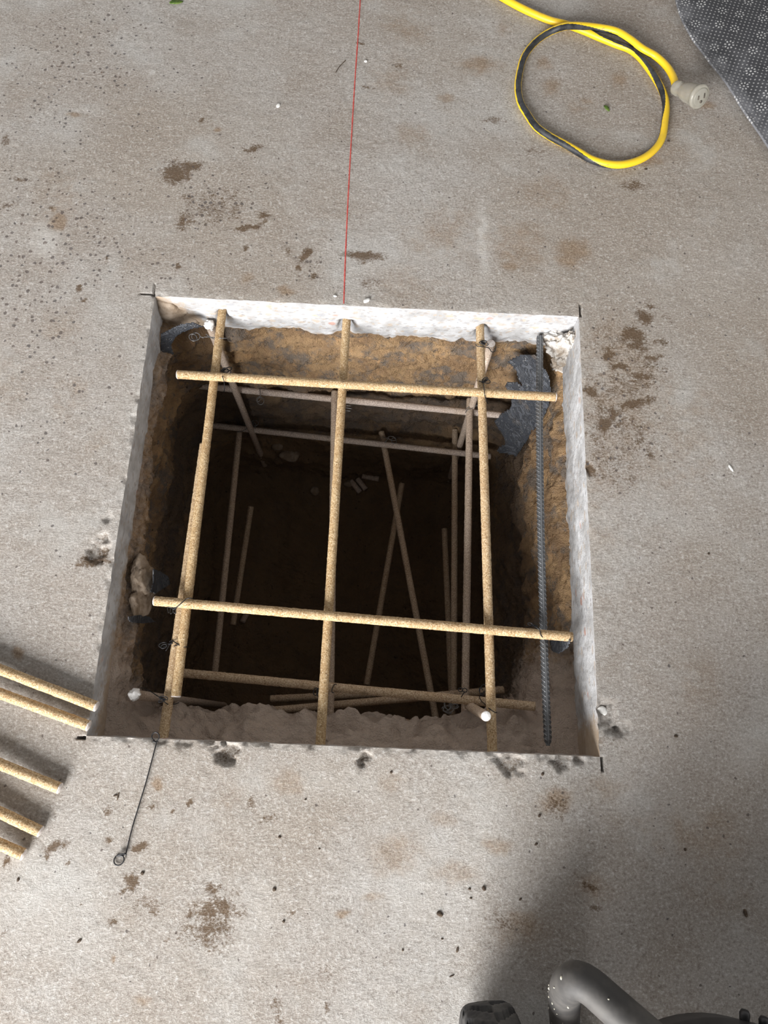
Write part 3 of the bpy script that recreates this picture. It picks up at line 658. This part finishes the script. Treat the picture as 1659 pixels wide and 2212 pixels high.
tie([[(512, 933, -.452), (522, 932, -.444), (533, 926, -.441), (541, 918, -.442)], [(530, 909, -.445), (526, 916, -.44), (540, 922, -.44)]], (541, 918), (548, 914), -.44,
    [loop_px(550, 914, 8, 6, 0, -.438, 0, 360), loop_px(547, 917, 7, 5, 40, -.436, 0, 350)], 'tie wire at the upright rod on second dusty crosswise rod', 'greywire')
tie([[(828, 968, -.46), (831, 958, -.445), (836, 950, -.442), (840, 946, -.442)], [(826, 942, -.46), (832, 946, -.445), (840, 946, -.442)]], None, None, 0,
    [loop_px(847, 947, 9, 4, 15, -.442, 0, 360), loop_px(851, 952, 5, 6, -20, -.44, 0, 350)], 'tie wire with open loops where the slanting rod meets low crosswise rod', 'greywire')
tie([[(1027, 744, ZT), (1032, 748, zt), (1044, 749, zt), (1056, 752, ZT), (1062, 760, -.052), (1069, 758, -.055), (1071, 748, -.06)]], (1048, 744), (1040, 738), zt,
    [loop_px(1043, 739, 8, 3, -10, zt + .001, 0, 360), loop_px(1047, 742, 8, 3, 20, zt + .002, 0, 360)], 'tie wire wrapping the far right upright to the lengthwise rod')
tie([[(1044, 830, zt), (1046, 842, zx), (1047, 854, zx), (1052, 868, ZT), (1054, 872, ZT - .008)], [(1030, 822, ZT - .004), (1038, 824, zt), (1045, 828, zt)]], (1043, 826), (1052, 818), zt,
    [loop_px(1048, 820, 7, 4, -30, zt + .002, 0, 360), loop_px(1052, 824, 7, 4, 10, zt + .003, 0, 360)], 'knotted tie wire where right lengthwise rod meets far crossbar')
tie([[(1005, 892, -.28), (1010, 886, -.27), (1020, 882, -.269), (1028, 878, -.272)], [(1005, 886, -.28), (1012, 880, -.27), (1026, 874, -.272)], [(1028, 878, -.272), (1033, 872, -.27), (1036, 880, -.27)]], (1026, 876), (1034, 874), -.27,
    [], 'grey tie wire of several strands on the first dusty crosswise rod', 'greywire')
tie([[(748, 876, -.27), (758, 877, -.268)], [(747, 881, -.27), (760, 883, -.268)], [(748, 887, -.27), (757, 888, -.268)]], None, None, 0, [[(747, 876, -.27), (744, 882, -.272), (747, 888, -.27)]], 'short pale wire ends beside the long middle rod', 'greywire')
tie([[(422, 1296, ZT), (412, 1292, zx), (402, 1294, zx), (394, 1301, zx), (384, 1310, zx - .002), (378, 1314, ZX)]], (380, 1312), (374, 1316), ZX,
    [loop_px(371, 1318, 3, 8, 15, ZX, 0, 350), loop_px(376, 1318, 2.5, 7, -15, ZX, 0, 350), [(372, 1313, ZX), (362, 1312, ZX), (364, 1324, ZX)], [(378, 1313, ZX), (380, 1325, ZX - .002)]], 'tie wire with bunched tails at near crossbar on the left lap')
tie([[(407, 1396, ZT - .003), (400, 1398, zt - .002), (390, 1396, zt), (384, 1391, zt), (372, 1384, ZT), (366, 1386, ZT)], [(372, 1384, ZT), (384, 1392, zt), (376, 1396, ZT)]], (372, 1388), (364, 1392), ZT,
    [loop_px(352, 1393, 9, 5, -15, ZT, 0, 360), loop_px(354, 1396, 7, 4, -25, ZT + .001, 0, 350), [(366, 1392, ZT), (362, 1400, ZT), (358, 1406, ZT)]], 'looped tie wire binding the two lapped left rods')
tie([[(304, 1486, -.10), (312, 1487, -.06), (326, 1494, -.05), (338, 1502, zt - .004), (346, 1507, zt)], [(352, 1513, zt), (362, 1521, zt - .003), (374, 1522, ZT - .02), (386, 1518, ZT - .04)]], (346, 1507), (356, 1510), zt,
    [loop_px(353, 1508, 9, 4, 10, zt + .001, 0, 360), loop_px(350, 1513, 8, 3, -25, zt + .002, 0, 360)], 'black tie wire at the frayed white upright end')
tie([[(1152, 1352, ZX), (1160, 1356, zx), (1166, 1362, zx), (1168, 1372, zx), (1176, 1380, ZX), (1178, 1388, ZX - .01)]], (1160, 1354), (1150, 1350), ZX,
    [loop_px(1145, 1348, 5, 2.5, 10, ZX, 0, 340), [(1152, 1352, ZX), (1138, 1354, ZX - .004), (1132, 1350, ZX - .005)]], 'tie wire where the steel bar crosses near crossbar')
tie([[(1040, 1515, -.1), (1046, 1520, -.07), (1056, 1530, zt - .002), (1068, 1538, zt), (1073, 1539, ZT)], [(1040, 1515, -.1), (1036, 1505, -.08), (1042, 1496, -.07)]], None, None, 0,
    [loop_px(1043, 1489, 6, 11, 20, -.07, 0, 360), loop_px(1040, 1494, 4, 9, -20, -.07, 0, 350)], 'black tie wire looping above the clean white upright end')
tie([[(996, 1506, -.10), (1000, 1500, -.095), (1004, 1494, -.10)]], None, None, 0,
    [loop_px(995, 1490, 5, 4, 0, -.10, 0, 360), loop_px(1004, 1491, 5, 4, 20, -.10, 0, 350)], 'small tie wire loops on the near crosswise rod')
tie([], None, None, 0, [loop_px(972 + 10 * math.cos(k * 2.1), 1526 + 7 * math.sin(k * 1.7), 9 + (k % 3) * 2, 5 + k % 2 * 2, k * 37, -.14 + .003 * k, 0, 320) for k in range(8)], 'tangle of grey wire low by the clean white upright end', 'greywire')
tie([[(1030, 1546, -.06), (1038, 1537, -.045), (1046, 1534, -.045), (1054, 1540, -.05)]], None, None, 0, [], 'single turn of black wire round the clean white upright end')
tie([], None, None, 0, [loop_px(682, 1494, 5, 8, 10, -.13, 0, 350), loop_px(688, 1496, 4, 9, -10, -.13, 0, 340), loop_px(722, 1487, 4, 10, 20, -.125, 60, 300)], 'dim tie wire at the near crosswise rod behind the middle rod')

# loose looped tie on the slab
wire_obj('wire_tie', [pix([(338, 1604, .002), (318, 1680, .002), (300, 1740, .002), (285, 1790, .002), (272, 1844, .002)]),
                      pix([(338, 1604, .002), (334, 1602, .003)] + loop_px(336, 1591, 8, 9, 0, .003, 110, 430, 16) + [(341, 1602, .003), (330, 1601, .004), (338, 1604, .004)]),
                      pix([(272, 1844, .002), (268, 1846, .003)] + loop_px(257, 1858, 12, 10, -50, .002, -40, 290, 16) + [(266, 1849, .004), (254, 1846, .004), (270, 1844, .004), (272, 1848, .003)])],
         'loose straight black wire tie with a loop at each end on the slab', 'wire tie', 'wire', 0.00075)

# ------------------------------------------------------------------ torn membrane and lumps
def sheet(name, outline, fn, label, mat='plastic', cat='plastic sheet', res=26, thick=0.0009, rough=.006, seed=3):
    # outline in pixels; fn(px, py) gives the 3-D point of the surface it hangs on
    o = np.array(outline, float); lo, hi = o.min(0), o.max(0); n = res
    def inside(q):
        c = False; j = len(o) - 1
        for i in range(len(o)):
            if (o[i][1] > q[1]) != (o[j][1] > q[1]) and q[0] < (o[j][0] - o[i][0]) * (q[1] - o[i][1]) / (o[j][1] - o[i][1]) + o[i][0]: c = not c
            j = i
        return c
    gx = np.linspace(lo[0], hi[0], n); gy = np.linspace(lo[1], hi[1], n); idx = {}; V = []; Fc = []
    def vid(i, j):
        if (i, j) not in idx:
            idx[(i, j)] = len(V); V.append(fn(gx[i], gy[j]))
        return idx[(i, j)]
    for i in range(n - 1):
        for j in range(n - 1):
            if inside(((gx[i] + gx[i + 1]) / 2, (gy[j] + gy[j + 1]) / 2)): Fc.append((vid(i, j), vid(i, j + 1), vid(i + 1, j + 1), vid(i + 1, j)))
    V = np.array(V); to = EYE - V; to /= np.linalg.norm(to, axis=1)[:, None]
    V = V + to * ((fbm(V, 30, 3, seed) * 2 * rough) + (np.abs(fbm(V, 85, 2, seed + 3)) * rough))[:, None]
    ob = mesh(name, V, Fc, M[mat])
    md = ob.modifiers.new('thickness', 'SOLIDIFY'); md.thickness = thick
    return tag(ob, label, cat)
r3 = lambda lst: [(680 + x / 2.552, 600 + y / 2.552) for x, y in lst]
nC = np.array([.72, .69, -.12]); pC = (.575, .560, -.15)
sheet('membrane_scrap', r3([(1065, 465), (1090, 445), (1140, 425), (1225, 430), (1262, 500), (1290, 540), (1300, 620), (1290, 700), (1265, 760), (1220, 820), (1180, 880), (1140, 940), (1110, 985), (1080, 975), (1000, 960), (1020, 930), (1050, 920), (1045, 880), (1010, 830), (990, 790), (1030, 750), (1080, 720), (1085, 670), (1050, 600), (1060, 580), (1110, 575), (1150, 600), (1120, 560), (1110, 510), (1090, 490)]),
      lambda x, y: PN(x, y, pC, nC), 'large torn black membrane hanging in the far right corner', res=64, rough=.0045)
r2 = lambda lst: [(180 + x / 3.016, 580 + y / 3.016) for x, y in lst]
pitfn = lambda x, y: on_pit(x, y, .006)
sheet('membrane_scrap', r2([(505, 430), (580, 390), (640, 365), (720, 352), (780, 380), (700, 395), (640, 420), (600, 450), (570, 500), (590, 560), (540, 590), (505, 570)]), lambda x, y: PN(x, y, (.03, .560, -.1), (-.45, .89, -.1)), 'torn black membrane under the slab in the far left corner', res=40, rough=.004, seed=8)
r4 = lambda lst: [(150 + x / 3.016, 1050 + y / 3.016) for x, y in lst]
sheet('membrane_scrap', r4([(545, 540), (600, 560), (650, 595), (655, 640), (610, 670), (560, 700), (530, 690), (545, 640)]), lambda x, y: PX(x, y, .035), 'small dark membrane flap sticking out at the left side of the pit', res=24, rough=.004, seed=12)
sheet('membrane_scrap', r4([(385, 850), (460, 840), (520, 850), (560, 885), (480, 895), (420, 890), (390, 880)]), lambda x, y: PX(x, y, .02), 'narrow dark membrane strip below the flap at left side', res=24, rough=.004, seed=14)
sheet('membrane_scrap', [(1188, 1378), (1232, 1382), (1225, 1400), (1205, 1412), (1190, 1405)], lambda x, y: PX(x, y, .585), 'dark membrane bit between the steel bar and right wall', res=20, rough=.004, seed=16)
def lump(px, py, fn, size, seed, mat, label, name, cat, rough=.4, group=None, sc=1.5):
    v, f = blob(fn(px, py), size, seed, rough, (26, 36), sc); return tag(mesh(name, v, f, M[mat]), label, cat, group)
v, f = join([blob(PN(x, y, (.596, .590, -.1), (.55, .8, 0)), sz, sd, .7, (36, 48), 2.6) for x, y, sz, sd in
             [(1215, 748, (.020, .012, .024), 4), (1222, 776, (.017, .012, .018), 6), (1198, 730, (.016, .010, .014), 9), (1210, 790, (.012, .010, .012), 11), (1228, 738, (.010, .010, .018), 13)]])
tag(mesh('grout_lump', v, f, M['lump']), 'crumbly white grout lump in the far right corner under the slab', 'grout')
v, f = join([blob(PY(362, 676, .603), (.030, .012, .030), 12, .4, (26, 34)), blob(PY(392, 690, .604), (.026, .010, .020), 15, .4, (24, 30)), blob(PY(350, 710, .598), (.012, .012, .03), 18, .4, (24, 30))])
tag(mesh('soil_clump', v, f, M['clump']), 'dry tan soil clump packed in the far left corner', 'soil')
v, f = join([blob(PX(310, 1262, .014), (.015, .024, .036), 22, .45, (34, 48), 1.9), blob(PX(304, 1232, .012), (.012, .020, .022), 25, .45, (26, 36), 1.9), blob(PX(302, 1300, .013), (.012, .022, .030), 29, .45, (26, 36), 1.9)])
tag(mesh('soil_clump', v, f, M['clump']), 'earthy clump on the left side, behind the dark membrane flap', 'soil')

# stones and offcuts on the pit bottom
for px, py, s, lab in [(625, 985, (.022, .015, .010), 'large flat stone at the foot of the far wall'), (680, 1062, (.011, .010, .009), 'round stone left of the middle rod on pit bottom'),
                       (752, 1046, (.010, .009, .008), 'round pale lump among the offcuts at the far wall foot'), (600, 965, (.012, .010, .009), 'small stone by the far left upright')]:
    c = on_pit(px, py); v, f = blob(c + np.array([0, 0, s[2] * .3]), s, px, .3, (16, 22)); tag(mesh('stone', v, f, M['stone']), lab, 'stone', 'stones on the pit bottom')
for a, b, lab in [((758, 1040), (778, 1068), 'stubby rod offcut nearest the middle rod'), ((772, 1036), (790, 1062), 'second stubby rod offcut from the middle rod'), ((782, 1030), (818, 1036), 'rod offcut lying crosswise at the foot of the far wall')]:
    p, q = on_pit(*a), on_pit(*b); p[2] = q[2] = max(p[2], q[2]) + .004; o = rod(p, q, lab, .9, name='rod_offcut', group='rod offcuts on the pit bottom'); o['category'] = 'offcut'
p, q = on_pit(524, 1345), on_pit(536, 1322); o = rod(p + [0, 0, .006], q + [0, 0, .006], 'lone rod offcut at the left of the pit bottom', .8, name='rod_offcut', group='rod offcuts on the pit bottom'); o['category'] = 'offcut'

# ------------------------------------------------------------------ red chalk line
cl = [(778.5, -6), (774, 70), (769, 140), (765, 200), (758.5, 310), (753.5, 400), (749.5, 480), (746, 560), (742.5, 656)]
pc = resample([P(x, y, 0) for x, y in cl], 0.002); pc[:, 2] = floor_z(pc[:, 0], pc[:, 1]) + .0001
wv = 0.00085 * (0.75 + 0.9 * (fbm(pc, 400, 2, 77) + .5)); V = []
for i, p in enumerate(pc):
    for k, h in ((-1, 0), (-.5, .00035), (.5, .00035), (1, 0)): V.append(p + np.array([k * wv[i], 0, h]))
tag(mesh('chalk_line', V, grid_faces(len(pc), 4), M['chalk']), 'thin red chalk line on the slab running to the pit edge', 'chalk line')

# ------------------------------------------------------------------ extension cord
r1 = lambda x, y: (1000 + x / 2.517, y / 2.517)
CP = [(130, -75, 0), (180, -35, 0), (240, 2, 0), (320, 45, 0), (400, 82, 0), (480, 113, 0), (560, 133, 0), (650, 165, 0), (740, 203, 0), (830, 240, 0), (905, 268, 0), (960, 310, 0), (1010, 372, 0), (1055, 440, 0), (1090, 510, 0), (1104, 580, 0), (1098, 660, 0), (1083, 750, 0),
      (1040, 815, 0), (970, 865, 0), (880, 893, 0), (790, 893, 0), (700, 868, 0), (630, 828, 0), (560, 788, 0), (470, 740, 0), (400, 690, 0), (350, 622, 0), (312, 555, 0), (299, 475, 0), (309, 390, 0), (332, 310, 0), (382, 240, 0), (450, 186, 0), (530, 150, .009), (580, 141, .0105), (640, 141, .009),
      (730, 150, .006), (830, 170, .008), (905, 212, .009), (975, 265, .008), (1050, 308, .004), (1110, 365, .003), (1143, 420, .006), (1156, 470, .010)]
CR = 0.0056
cpts = []
for x, y, h in CP: cpts.append(P(*r1(x, y), CR + h + .0004))
path = resample(cpts, .0015); n = len(path); sides = 56
tv = np.gradient(path, axis=0); tv /= np.linalg.norm(tv, axis=1)[:, None]; up = np.array([0, 0, 1.0]); N = up - tv * (tv @ up)[:, None]; N /= np.linalg.norm(N, axis=1)[:, None]; B = np.cross(tv, N)
a = np.arange(sides) / sides * 2 * np.pi
V = (path[:, None] + CR * (np.cos(a)[None, :, None] * N[:, None] + np.sin(a)[None, :, None] * B[:, None])).reshape(-1, 3)
i = np.arange(n - 1)[:, None]; j = np.arange(sides)[None]; j2 = (j + 1) % sides
Fq = np.stack([i * sides + j, (i + 1) * sides + j, (i + 1) * sides + j2, i * sides + j2], -1).reshape(-1, 4)
# the black half of the jacket slowly winds round the cord: angle (0 = up, + = left of travel) against control point index
KI = [0, 6, 8, 10, 12, 14, 16, 20, 21, 22, 24, 26, 28, 29, 31, 33, 35, 36, 38, 44]
KA = [150, 140, 25, 5, 0, -55, -120, -170, -210, -262, -298, -325, -350, -360, -382, -408, -430, -452, -510, -540]
cum = [0]
for k in range(1, len(cpts)):
    cum.append(cum[-1] + max(2, int(np.linalg.norm(cpts[k] - cpts[k - 1]) / .0015) + 1))
ang = np.interp(np.arange(n), [cum[k] for k in KI], KA)
fa = (a + np.pi / sides)[None] * 180 / np.pi; diff = (fa + ang[:-1][:, None] + 180) % 360 - 180
fm = (np.abs(diff) < 52).astype(int).ravel()
cord = empty('extension_cord', tuple(P(1280, 205, 0)))
tag(cord, 'yellow and black extension cord looped on the slab', 'cord')
mesh('cable', V, Fq, None, parent=cord, mats=[M['yellow'], M['black']], fm=fm)
# clear connector
p0 = P(*r1(1152, 474), .0165); fcn = P(*r1(1292, 528), .043); axd = fcn - p0; kp_ = np.linalg.norm(axd) / .0552; axd /= np.linalg.norm(axd)
prof_c = [(0, .0062), (.001, .0086), (.004, .0105), (.012, .0108), (.016, .0100), (.020, .0112), (.030, .0142), (.044, .0152), (.050, .0158), (.0515, .0172), (.0545, .0172), (.056, .0160), (.0563, .0150)]
v, f = lathe([(h * kp_, q) for h, q in prof_c], p0 - axd * .001, axd, 40)
plug = mesh('connector', v, f, M['plug'], parent=cord); plug['label'] = 'clear plastic socket end'
fcen = fcn
u = np.cross(axd, up); u /= np.linalg.norm(u); w_ = np.cross(u, axd)
v, f = lathe([(-.0008, .0125), (.0008, .0128), (.0011, .0120)], fcen + axd * .0004, axd, 32); fa_ = mesh('socket_face', v, f, M['plug'], parent=plug)
def slab_box(c, hx, hy, hz, ux, uy, uz):
    vs = [c + sx * hx * ux + sy * hy * uy + sz * hz * uz for sx in (-1, 1) for sy in (-1, 1) for sz in (-1, 1)]
    return np.array(vs), [(0, 1, 3, 2), (4, 6, 7, 5), (0, 4, 5, 1), (2, 3, 7, 6), (0, 2, 6, 4), (1, 5, 7, 3)]
for du_, dw_, hx, hy in ((-.0055, .001, .0009, .0034), (.0055, .001, .0009, .0028)):
    v, f = slab_box(fcen + u * du_ + w_ * dw_ + axd * .0018, hx, hy, .0005, u, w_, axd); mesh('socket_slot', v, f, M['slot'], parent=plug, smooth=False)
v, f = lathe([(-.0004, .0021), (.0005, .0021)], fcen - w_ * .0062 + axd * .0018, axd, 16); mesh('socket_slot', v, f, M['slot'], parent=plug)
for du_ in (-.006, .006):
    v, f = slab_box(p0 + axd * .026 + u * du_, .0012, .003, .014, u, w_, axd); mesh('contact', v, f, M['brass'], parent=plug, smooth=False)

# ------------------------------------------------------------------ dotted mat in the corner
def dotted_mat():
    edge = [(1436, -60), (1452, 0), (1462, 40), (1482, 85), (1506, 118), (1528, 150), (1546, 168), (1572, 205), (1596, 245), (1622, 285), (1650, 325), (1690, 390), (1730, 450)]
    e = resample([P(x, y, 0) for x, y in edge], .004); nu = len(e); nv = 90
    dirv = np.array([.82, .30, 0]); V = []; D = []
    s = np.linspace(0, 1, nv) ** 1.2 * .55
    for i in range(nu):
        for k in range(nv): V.append(e[i] + dirv * s[k]); D.append(math.exp(-s[k] / .04) * (.35 + .55 * i / nu) + .22)
    V = np.array(V); sv = np.tile(s, nu)
    lift = .004 + .0045 * np.exp(-sv / .012) * (fbm(V, 18, 3, 81) + .5) * 2 + fbm(V, 6, 3, 83) * .02 * np.clip(sv / .05, 0, 1) + .012 * np.clip(sv / .06, 0, 1)
    V[:, 2] = np.maximum(lift, .003)
    o = mesh('floor_mat', V, grid_faces(nu, nv)[:, ::-1], M['mat']); fattr(o, 'dust', D)
    md = o.modifiers.new('thickness', 'SOLIDIFY'); md.thickness = .0025; md.offset = -1
    return tag(o, 'dark grey fabric mat with white dot and flower print at slab edge', 'mat')
dotted_mat()

# ------------------------------------------------------------------ wheeled machine at the near right
def machine():
    wc = P(1068, 2168, .12); base = empty('wheeled_machine', (float(wc[0] + .25), -.60, 0)); tag(base, 'black wheeled machine with bent tube handle and treaded tyre at the near edge', 'machine')
    R, hw = .105, .026; c = np.array([wc[0] + .009, wc[1] - .112, R])
    ax = np.array([1, .10, 0.0]); ax /= np.linalg.norm(ax)
    u = np.array([-ax[1], ax[0], 0]); w = np.array([0, 0, 1.0])
    na, prof_t = 210, [(-.62, .60), (-.95, .70), (-1.0, .84), (-.92, .95), (-.70, .99), (-.36, 1.0), (0, 1.003), (.36, 1.0), (.70, .99), (.92, .95), (1.0, .84), (.95, .70), (.62, .60)]
    prof_t = resample([(x, y, 0) for x, y in prof_t], .05)[:, :2]
    V = []; npf = len(prof_t)
    for k in range(na):
        a = k / na * 2 * np.pi
        for x, rr in prof_t:
            groove = 0.0
            if rr > .93:
                ph = (k / 10.0 + .75 * x * x + (.5 if x > .05 else 0)) % 1.0
                if ph < .32: groove = .007
            q = c + ax * x * hw + (math.cos(a) * u + math.sin(a) * w) * (R * rr - groove); V.append(q)
    Fq = grid_faces(na, npf, True)
    wheel = mesh('tyre', np.array(V), Fq, M['rubber'], parent=base); wheel['label'] = 'black treaded tyre'
    v, f = lathe([(-hw * .55, R * .62), (-hw * .45, R * .5), (-hw * .5, R * .2), (-hw * .9, R * .16), (hw * .9, R * .16), (hw * .5, R * .2), (hw * .45, R * .5), (hw * .55, R * .62)], c, ax, 36); mesh('wheel_hub', v, f, M['tank'], parent=wheel)
    v, f = tube(np.array([c - ax * .02, c + ax * .5]), .008, 16); mesh('axle', v, f, M['tank'], parent=base)
    # bent tube: far leg drops back to the axle, top rail runs away to the right
    pts = [P(1224, 2340, .012), P(1222, 2270, .03), P(1220, 2215, .07), P(1219, 2170, .13), P(1222, 2142, .175), P(1232, 2124, .205), P(1250, 2118, .217), P(1276, 2131, .222), P(1315, 2165, .230), P(1372, 2215, .240), P(1450, 2283, .25), P(1560, 2378, .26)]
    v, f = tube(resample(pts, .006), .0146, 28); hb = mesh('handle_tube', v, f, M['tube'], parent=base); hb['label'] = 'black bent tube handle with pale paint flecks'
    tc = resample(pts, .006)
    parts = []
    for k in range(46):
        i = int(rng.integers(14, 46)) if k % 6 else int(rng.integers(46, 64)); tdir = tc[i + 1] - tc[i - 1]; tdir /= np.linalg.norm(tdir)
        nv = np.array([rng.normal(-.5, .7), rng.normal(.4, .5), rng.uniform(.1, 1)]); nv -= tdir * (nv @ tdir); nv /= np.linalg.norm(nv)
        s_ = rng.uniform(.0004, .0010); parts.append(blob(tc[i] + nv * .0146, (s_, s_ * rng.uniform(.6, 1.8), s_ * .7), k, .4, (6, 8)))
    v, f = join(parts); pf = mesh('paint_fleck', v, f, M['splat'], parent=hb); pf['kind'] = 'stuff'
    # round black tank, its far shoulder just inside the picture
    tcn = P(1560, 2196, .10); tc0 = np.array([tcn[0], tcn[1] - .151, 0])
    v, f = lathe([(.05, .10), (.055, .14), (.10, .150), (.20, .150), (.235, .142), (.255, .115), (.262, .06), (.264, .02)], tc0, (0, 0, 1), 64); tk = mesh('tank', v, f, M['tank'], parent=base); tk['label'] = 'round black tank'
    for kx, ky, kl in ((1608, 2202, .008), (1650, 2212, .006)):
        kp = P(kx, ky, .095)
        v, f = lathe([(-.02, .0042), (.0, .0046), (kl - .003, .0050), (kl, .0036)], kp, (0.1, 1, .15), 20); mesh('knob', v, f, M['tank'], parent=tk)
    # unseen housing added behind, shape made up to keep daylight off the slab here
    lo, hi = np.array([c[0] + .10, -1.0, .24]), np.array([c[0] + .95, -.55, .58])
    import bmesh
    bm = bmesh.new(); bmesh.ops.create_cube(bm, size=1.0)
    for vv in bm.verts: vv.co = Vector((lo + hi) / 2 - np.array(base['_org'])) + Vector([vv.co[k] * (hi - lo)[k] for k in range(3)])
    bmesh.ops.bevel(bm, geom=bm.edges[:], offset=.05, segments=5, affect='EDGES', profile=.5)
    me = bpy.data.meshes.new('shade_housing'); bm.to_mesh(me); bm.free(); me.materials.append(M['tank'])
    for pl in me.polygons: pl.use_smooth = True
    hs = bpy.data.objects.new('shade_housing', me); COL.objects.link(hs); hs.parent = base
    for dx in (.1, .62):
        v, f = tube(np.array([[c[0] + dx, -.88, .26], [c[0] + dx, -.88, .001]]), .014, 16); mesh('foot', v, f, M['tube'], parent=base)
    c2 = c + ax * .70
    v, f = lathe([(-hw, R * .6), (-hw, R * .9), (-hw * .7, R), (hw * .7, R), (hw, R * .9), (hw, R * .6)], c2, ax, 48); mesh('tyre', v, f, M['rubber'], parent=base)
machine()

# ------------------------------------------------------------------ litter on the slab
def leaf_bit(px, py, s, rot, label):
    c = P(px, py, 0); c[2] = floor_z(c[:1], c[1:2])[0] + .0012; V = []; n = 9
    for i in range(n):
        t_ = i / (n - 1); wd = s * .38 * math.sin(math.pi * min(1, t_ * .92 + .06))
        for k in (-1, 0, 1):
            V.append(np.array([(t_ - .5) * s * 1.6, k * wd, abs(k) * .0012 + .001 * math.sin(t_ * 5)]))
    V = np.array(V); ct, sn = math.cos(rot), math.sin(rot); V = np.stack([V[:, 0] * ct - V[:, 1] * sn, V[:, 0] * sn + V[:, 1] * ct, V[:, 2]], -1) + c
    o = mesh('leaf_scrap', V, grid_faces(n, 3), M['leaf']); md = o.modifiers.new('thickness', 'SOLIDIFY'); md.thickness = .0006
    tag(o, label, 'leaf')
leaf_bit(381, 6, .014, .3, 'green leaf scrap at the far edge of the slab')
leaf_bit(1310, 235, .008, -.8, 'dark green leaf scrap inside the cord loop')
def crumbs(lst, name, mat, cat, label, group, zf=.4):
    for px, py, sx, sy, rot in lst:
        c = P(px, py, 0); k = np.linalg.norm(P(px + 10, py) - c) / 10; s = np.array([sx * k, sy * k, min(sx, sy) * k * .5])
        v, f = blob((0, 0, 0), s, int(px * 7 + py), .35, (10, 14), 1.6); t_ = math.radians(-rot); ct, sn = math.cos(t_), math.sin(t_)
        v = np.stack([v[:, 0] * ct - v[:, 1] * sn, v[:, 0] * sn + v[:, 1] * ct, v[:, 2]], -1); c[2] = floor_z(c[:1], c[1:2])[0] + s[2] * .55
        tag(mesh(name, v + c, f, M[mat]), label, cat, group)
crumbs([(950, 1974, 7, 5, 20), (1045, 1919, 5, 4, 60), (1014, 1920, 3, 2.5, 0), (988, 2052, 2.5, 6, 10), (172, 2032, 6, 3, -40), (1531, 1196, 2.5, 2.5, 0), (1158, 1823, 4, 2.5, -40), (1165, 1762, 4, 3, -60), (1395, 366, 3, 2.5, 0), (1444, 305, 3, 2.5, 0),
        (593, 1921, 4, 4, 0), (613, 1990, 3, 3, 0), (604, 1808, 3, 3, 0), (308, 1886, 4, 4, 0), (1610, 1972, 4, 8, -15), (1017, 1940, 3, 2, 0), (976, 2108, 6, 1.5, -20), (1124, 1942, 4, 2, -40), (1460, 1590, 4, 3, 0), (255, 1720, 2, 8, 5), (250, 1718, 5, 2, -20), (845, 1668, 3, 3, 0), (1480, 1835, 3, 3, 0), (1172, 1672, 4, 3, -50), (870, 2052, 2, 3, 0), (955, 2028, 3, 2, 0), (690, 1833, 2.5, 2, 0), (660, 1727, 2.5, 2, 0), (40, 1900, 3, 4, 0)],
       'dirt_crumb', 'crumb', 'crumb', 'small dark crumb of dirt lying on the bare slab', 'dark crumbs on the slab')
crumbs([(792, 650, 8, 5, -35)], 'concrete_chip', 'chip', 'chip', 'white concrete chip at the far pit edge beside the chalk line', None)
crumbs([(601, 229, 6, 4, -60)], 'concrete_chip', 'chip', 'chip', 'pale chip on the slab left of the chalk line', None)
crumbs([(1578, 1012, 3, 9, -30)], 'concrete_chip', 'chip', 'chip', 'white sliver on the slab right of the pit', None)
crumbs([(790, 132, 3.5, 3.5, 0)], 'concrete_chip', 'chip', 'chip', 'tiny white chip right of the far part of chalk line', None)
crumbs([(1306, 1534, 12, 9, 30)], 'pebble', 'chip', 'pebble', 'smooth white pebble set in the broken spot right of the pit', None)
crumbs([(724, 640, 4, 3, 0)], 'concrete_chip', 'chip', 'chip', 'white chip at the far pit edge left of chalk line', None)
gs = P(733, 145, 0)
v, f = tube(resample([P(725, 157, .001), P(733, 144, .0015), P(747, 130, .001)], .002), .0006, 6); tag(mesh('straw_sliver', v, f, M['crumb']), 'thin dry straw sliver left of the chalk line', 'straw')

# ------------------------------------------------------------------ daylight through the open door behind the photographer, and the grey room
w = bpy.data.worlds.new('World'); C.world = w; w.use_nodes = True; nt = w.node_tree
bg = nt.nodes['Background']; bg.inputs[0].default_value = (1.0, 0.975, 0.95, 1)
tc = nt.nodes.new('ShaderNodeTexCoord'); sp = nt.nodes.new('ShaderNodeSeparateXYZ'); mr = nt.nodes.new('ShaderNodeMapRange')   # dark ceiling, lighter walls
nt.links.new(tc.outputs['Generated'], sp.inputs[0]); nt.links.new(sp.outputs[2], mr.inputs[0])
mr.inputs[1].default_value = 0.95; mr.inputs[2].default_value = 0.25; mr.inputs[3].default_value = 0.12; mr.inputs[4].default_value = 0.56
nt.links.new(mr.outputs[0], bg.inputs[1])
def area(name, loc, target, sx, sy, power, colr):
    d = bpy.data.lights.new(name, 'AREA'); d.shape = 'RECTANGLE'; d.size = sx; d.size_y = sy; d.energy = power; d.color = colr
    o = bpy.data.objects.new(name, d); COL.objects.link(o); o.location = loc
    o.rotation_euler = (Vector(target) - Vector(loc)).to_track_quat('-Z', 'Y').to_euler()
area('door_daylight', (-0.85, -2.25, 1.15), (0.0, 0.3, 0.45), 1.6, 1.5, 196, (1.0, 0.988, 0.972))

for o in bpy.data.objects:
    if '_org' in o: del o['_org']
vs = C.view_settings; vs.view_transform = 'Standard'; vs.look = 'None'; vs.gamma = 1.0; vs.use_curve_mapping = False; vs.exposure = 0.5
C.display_settings.display_device = 'sRGB'
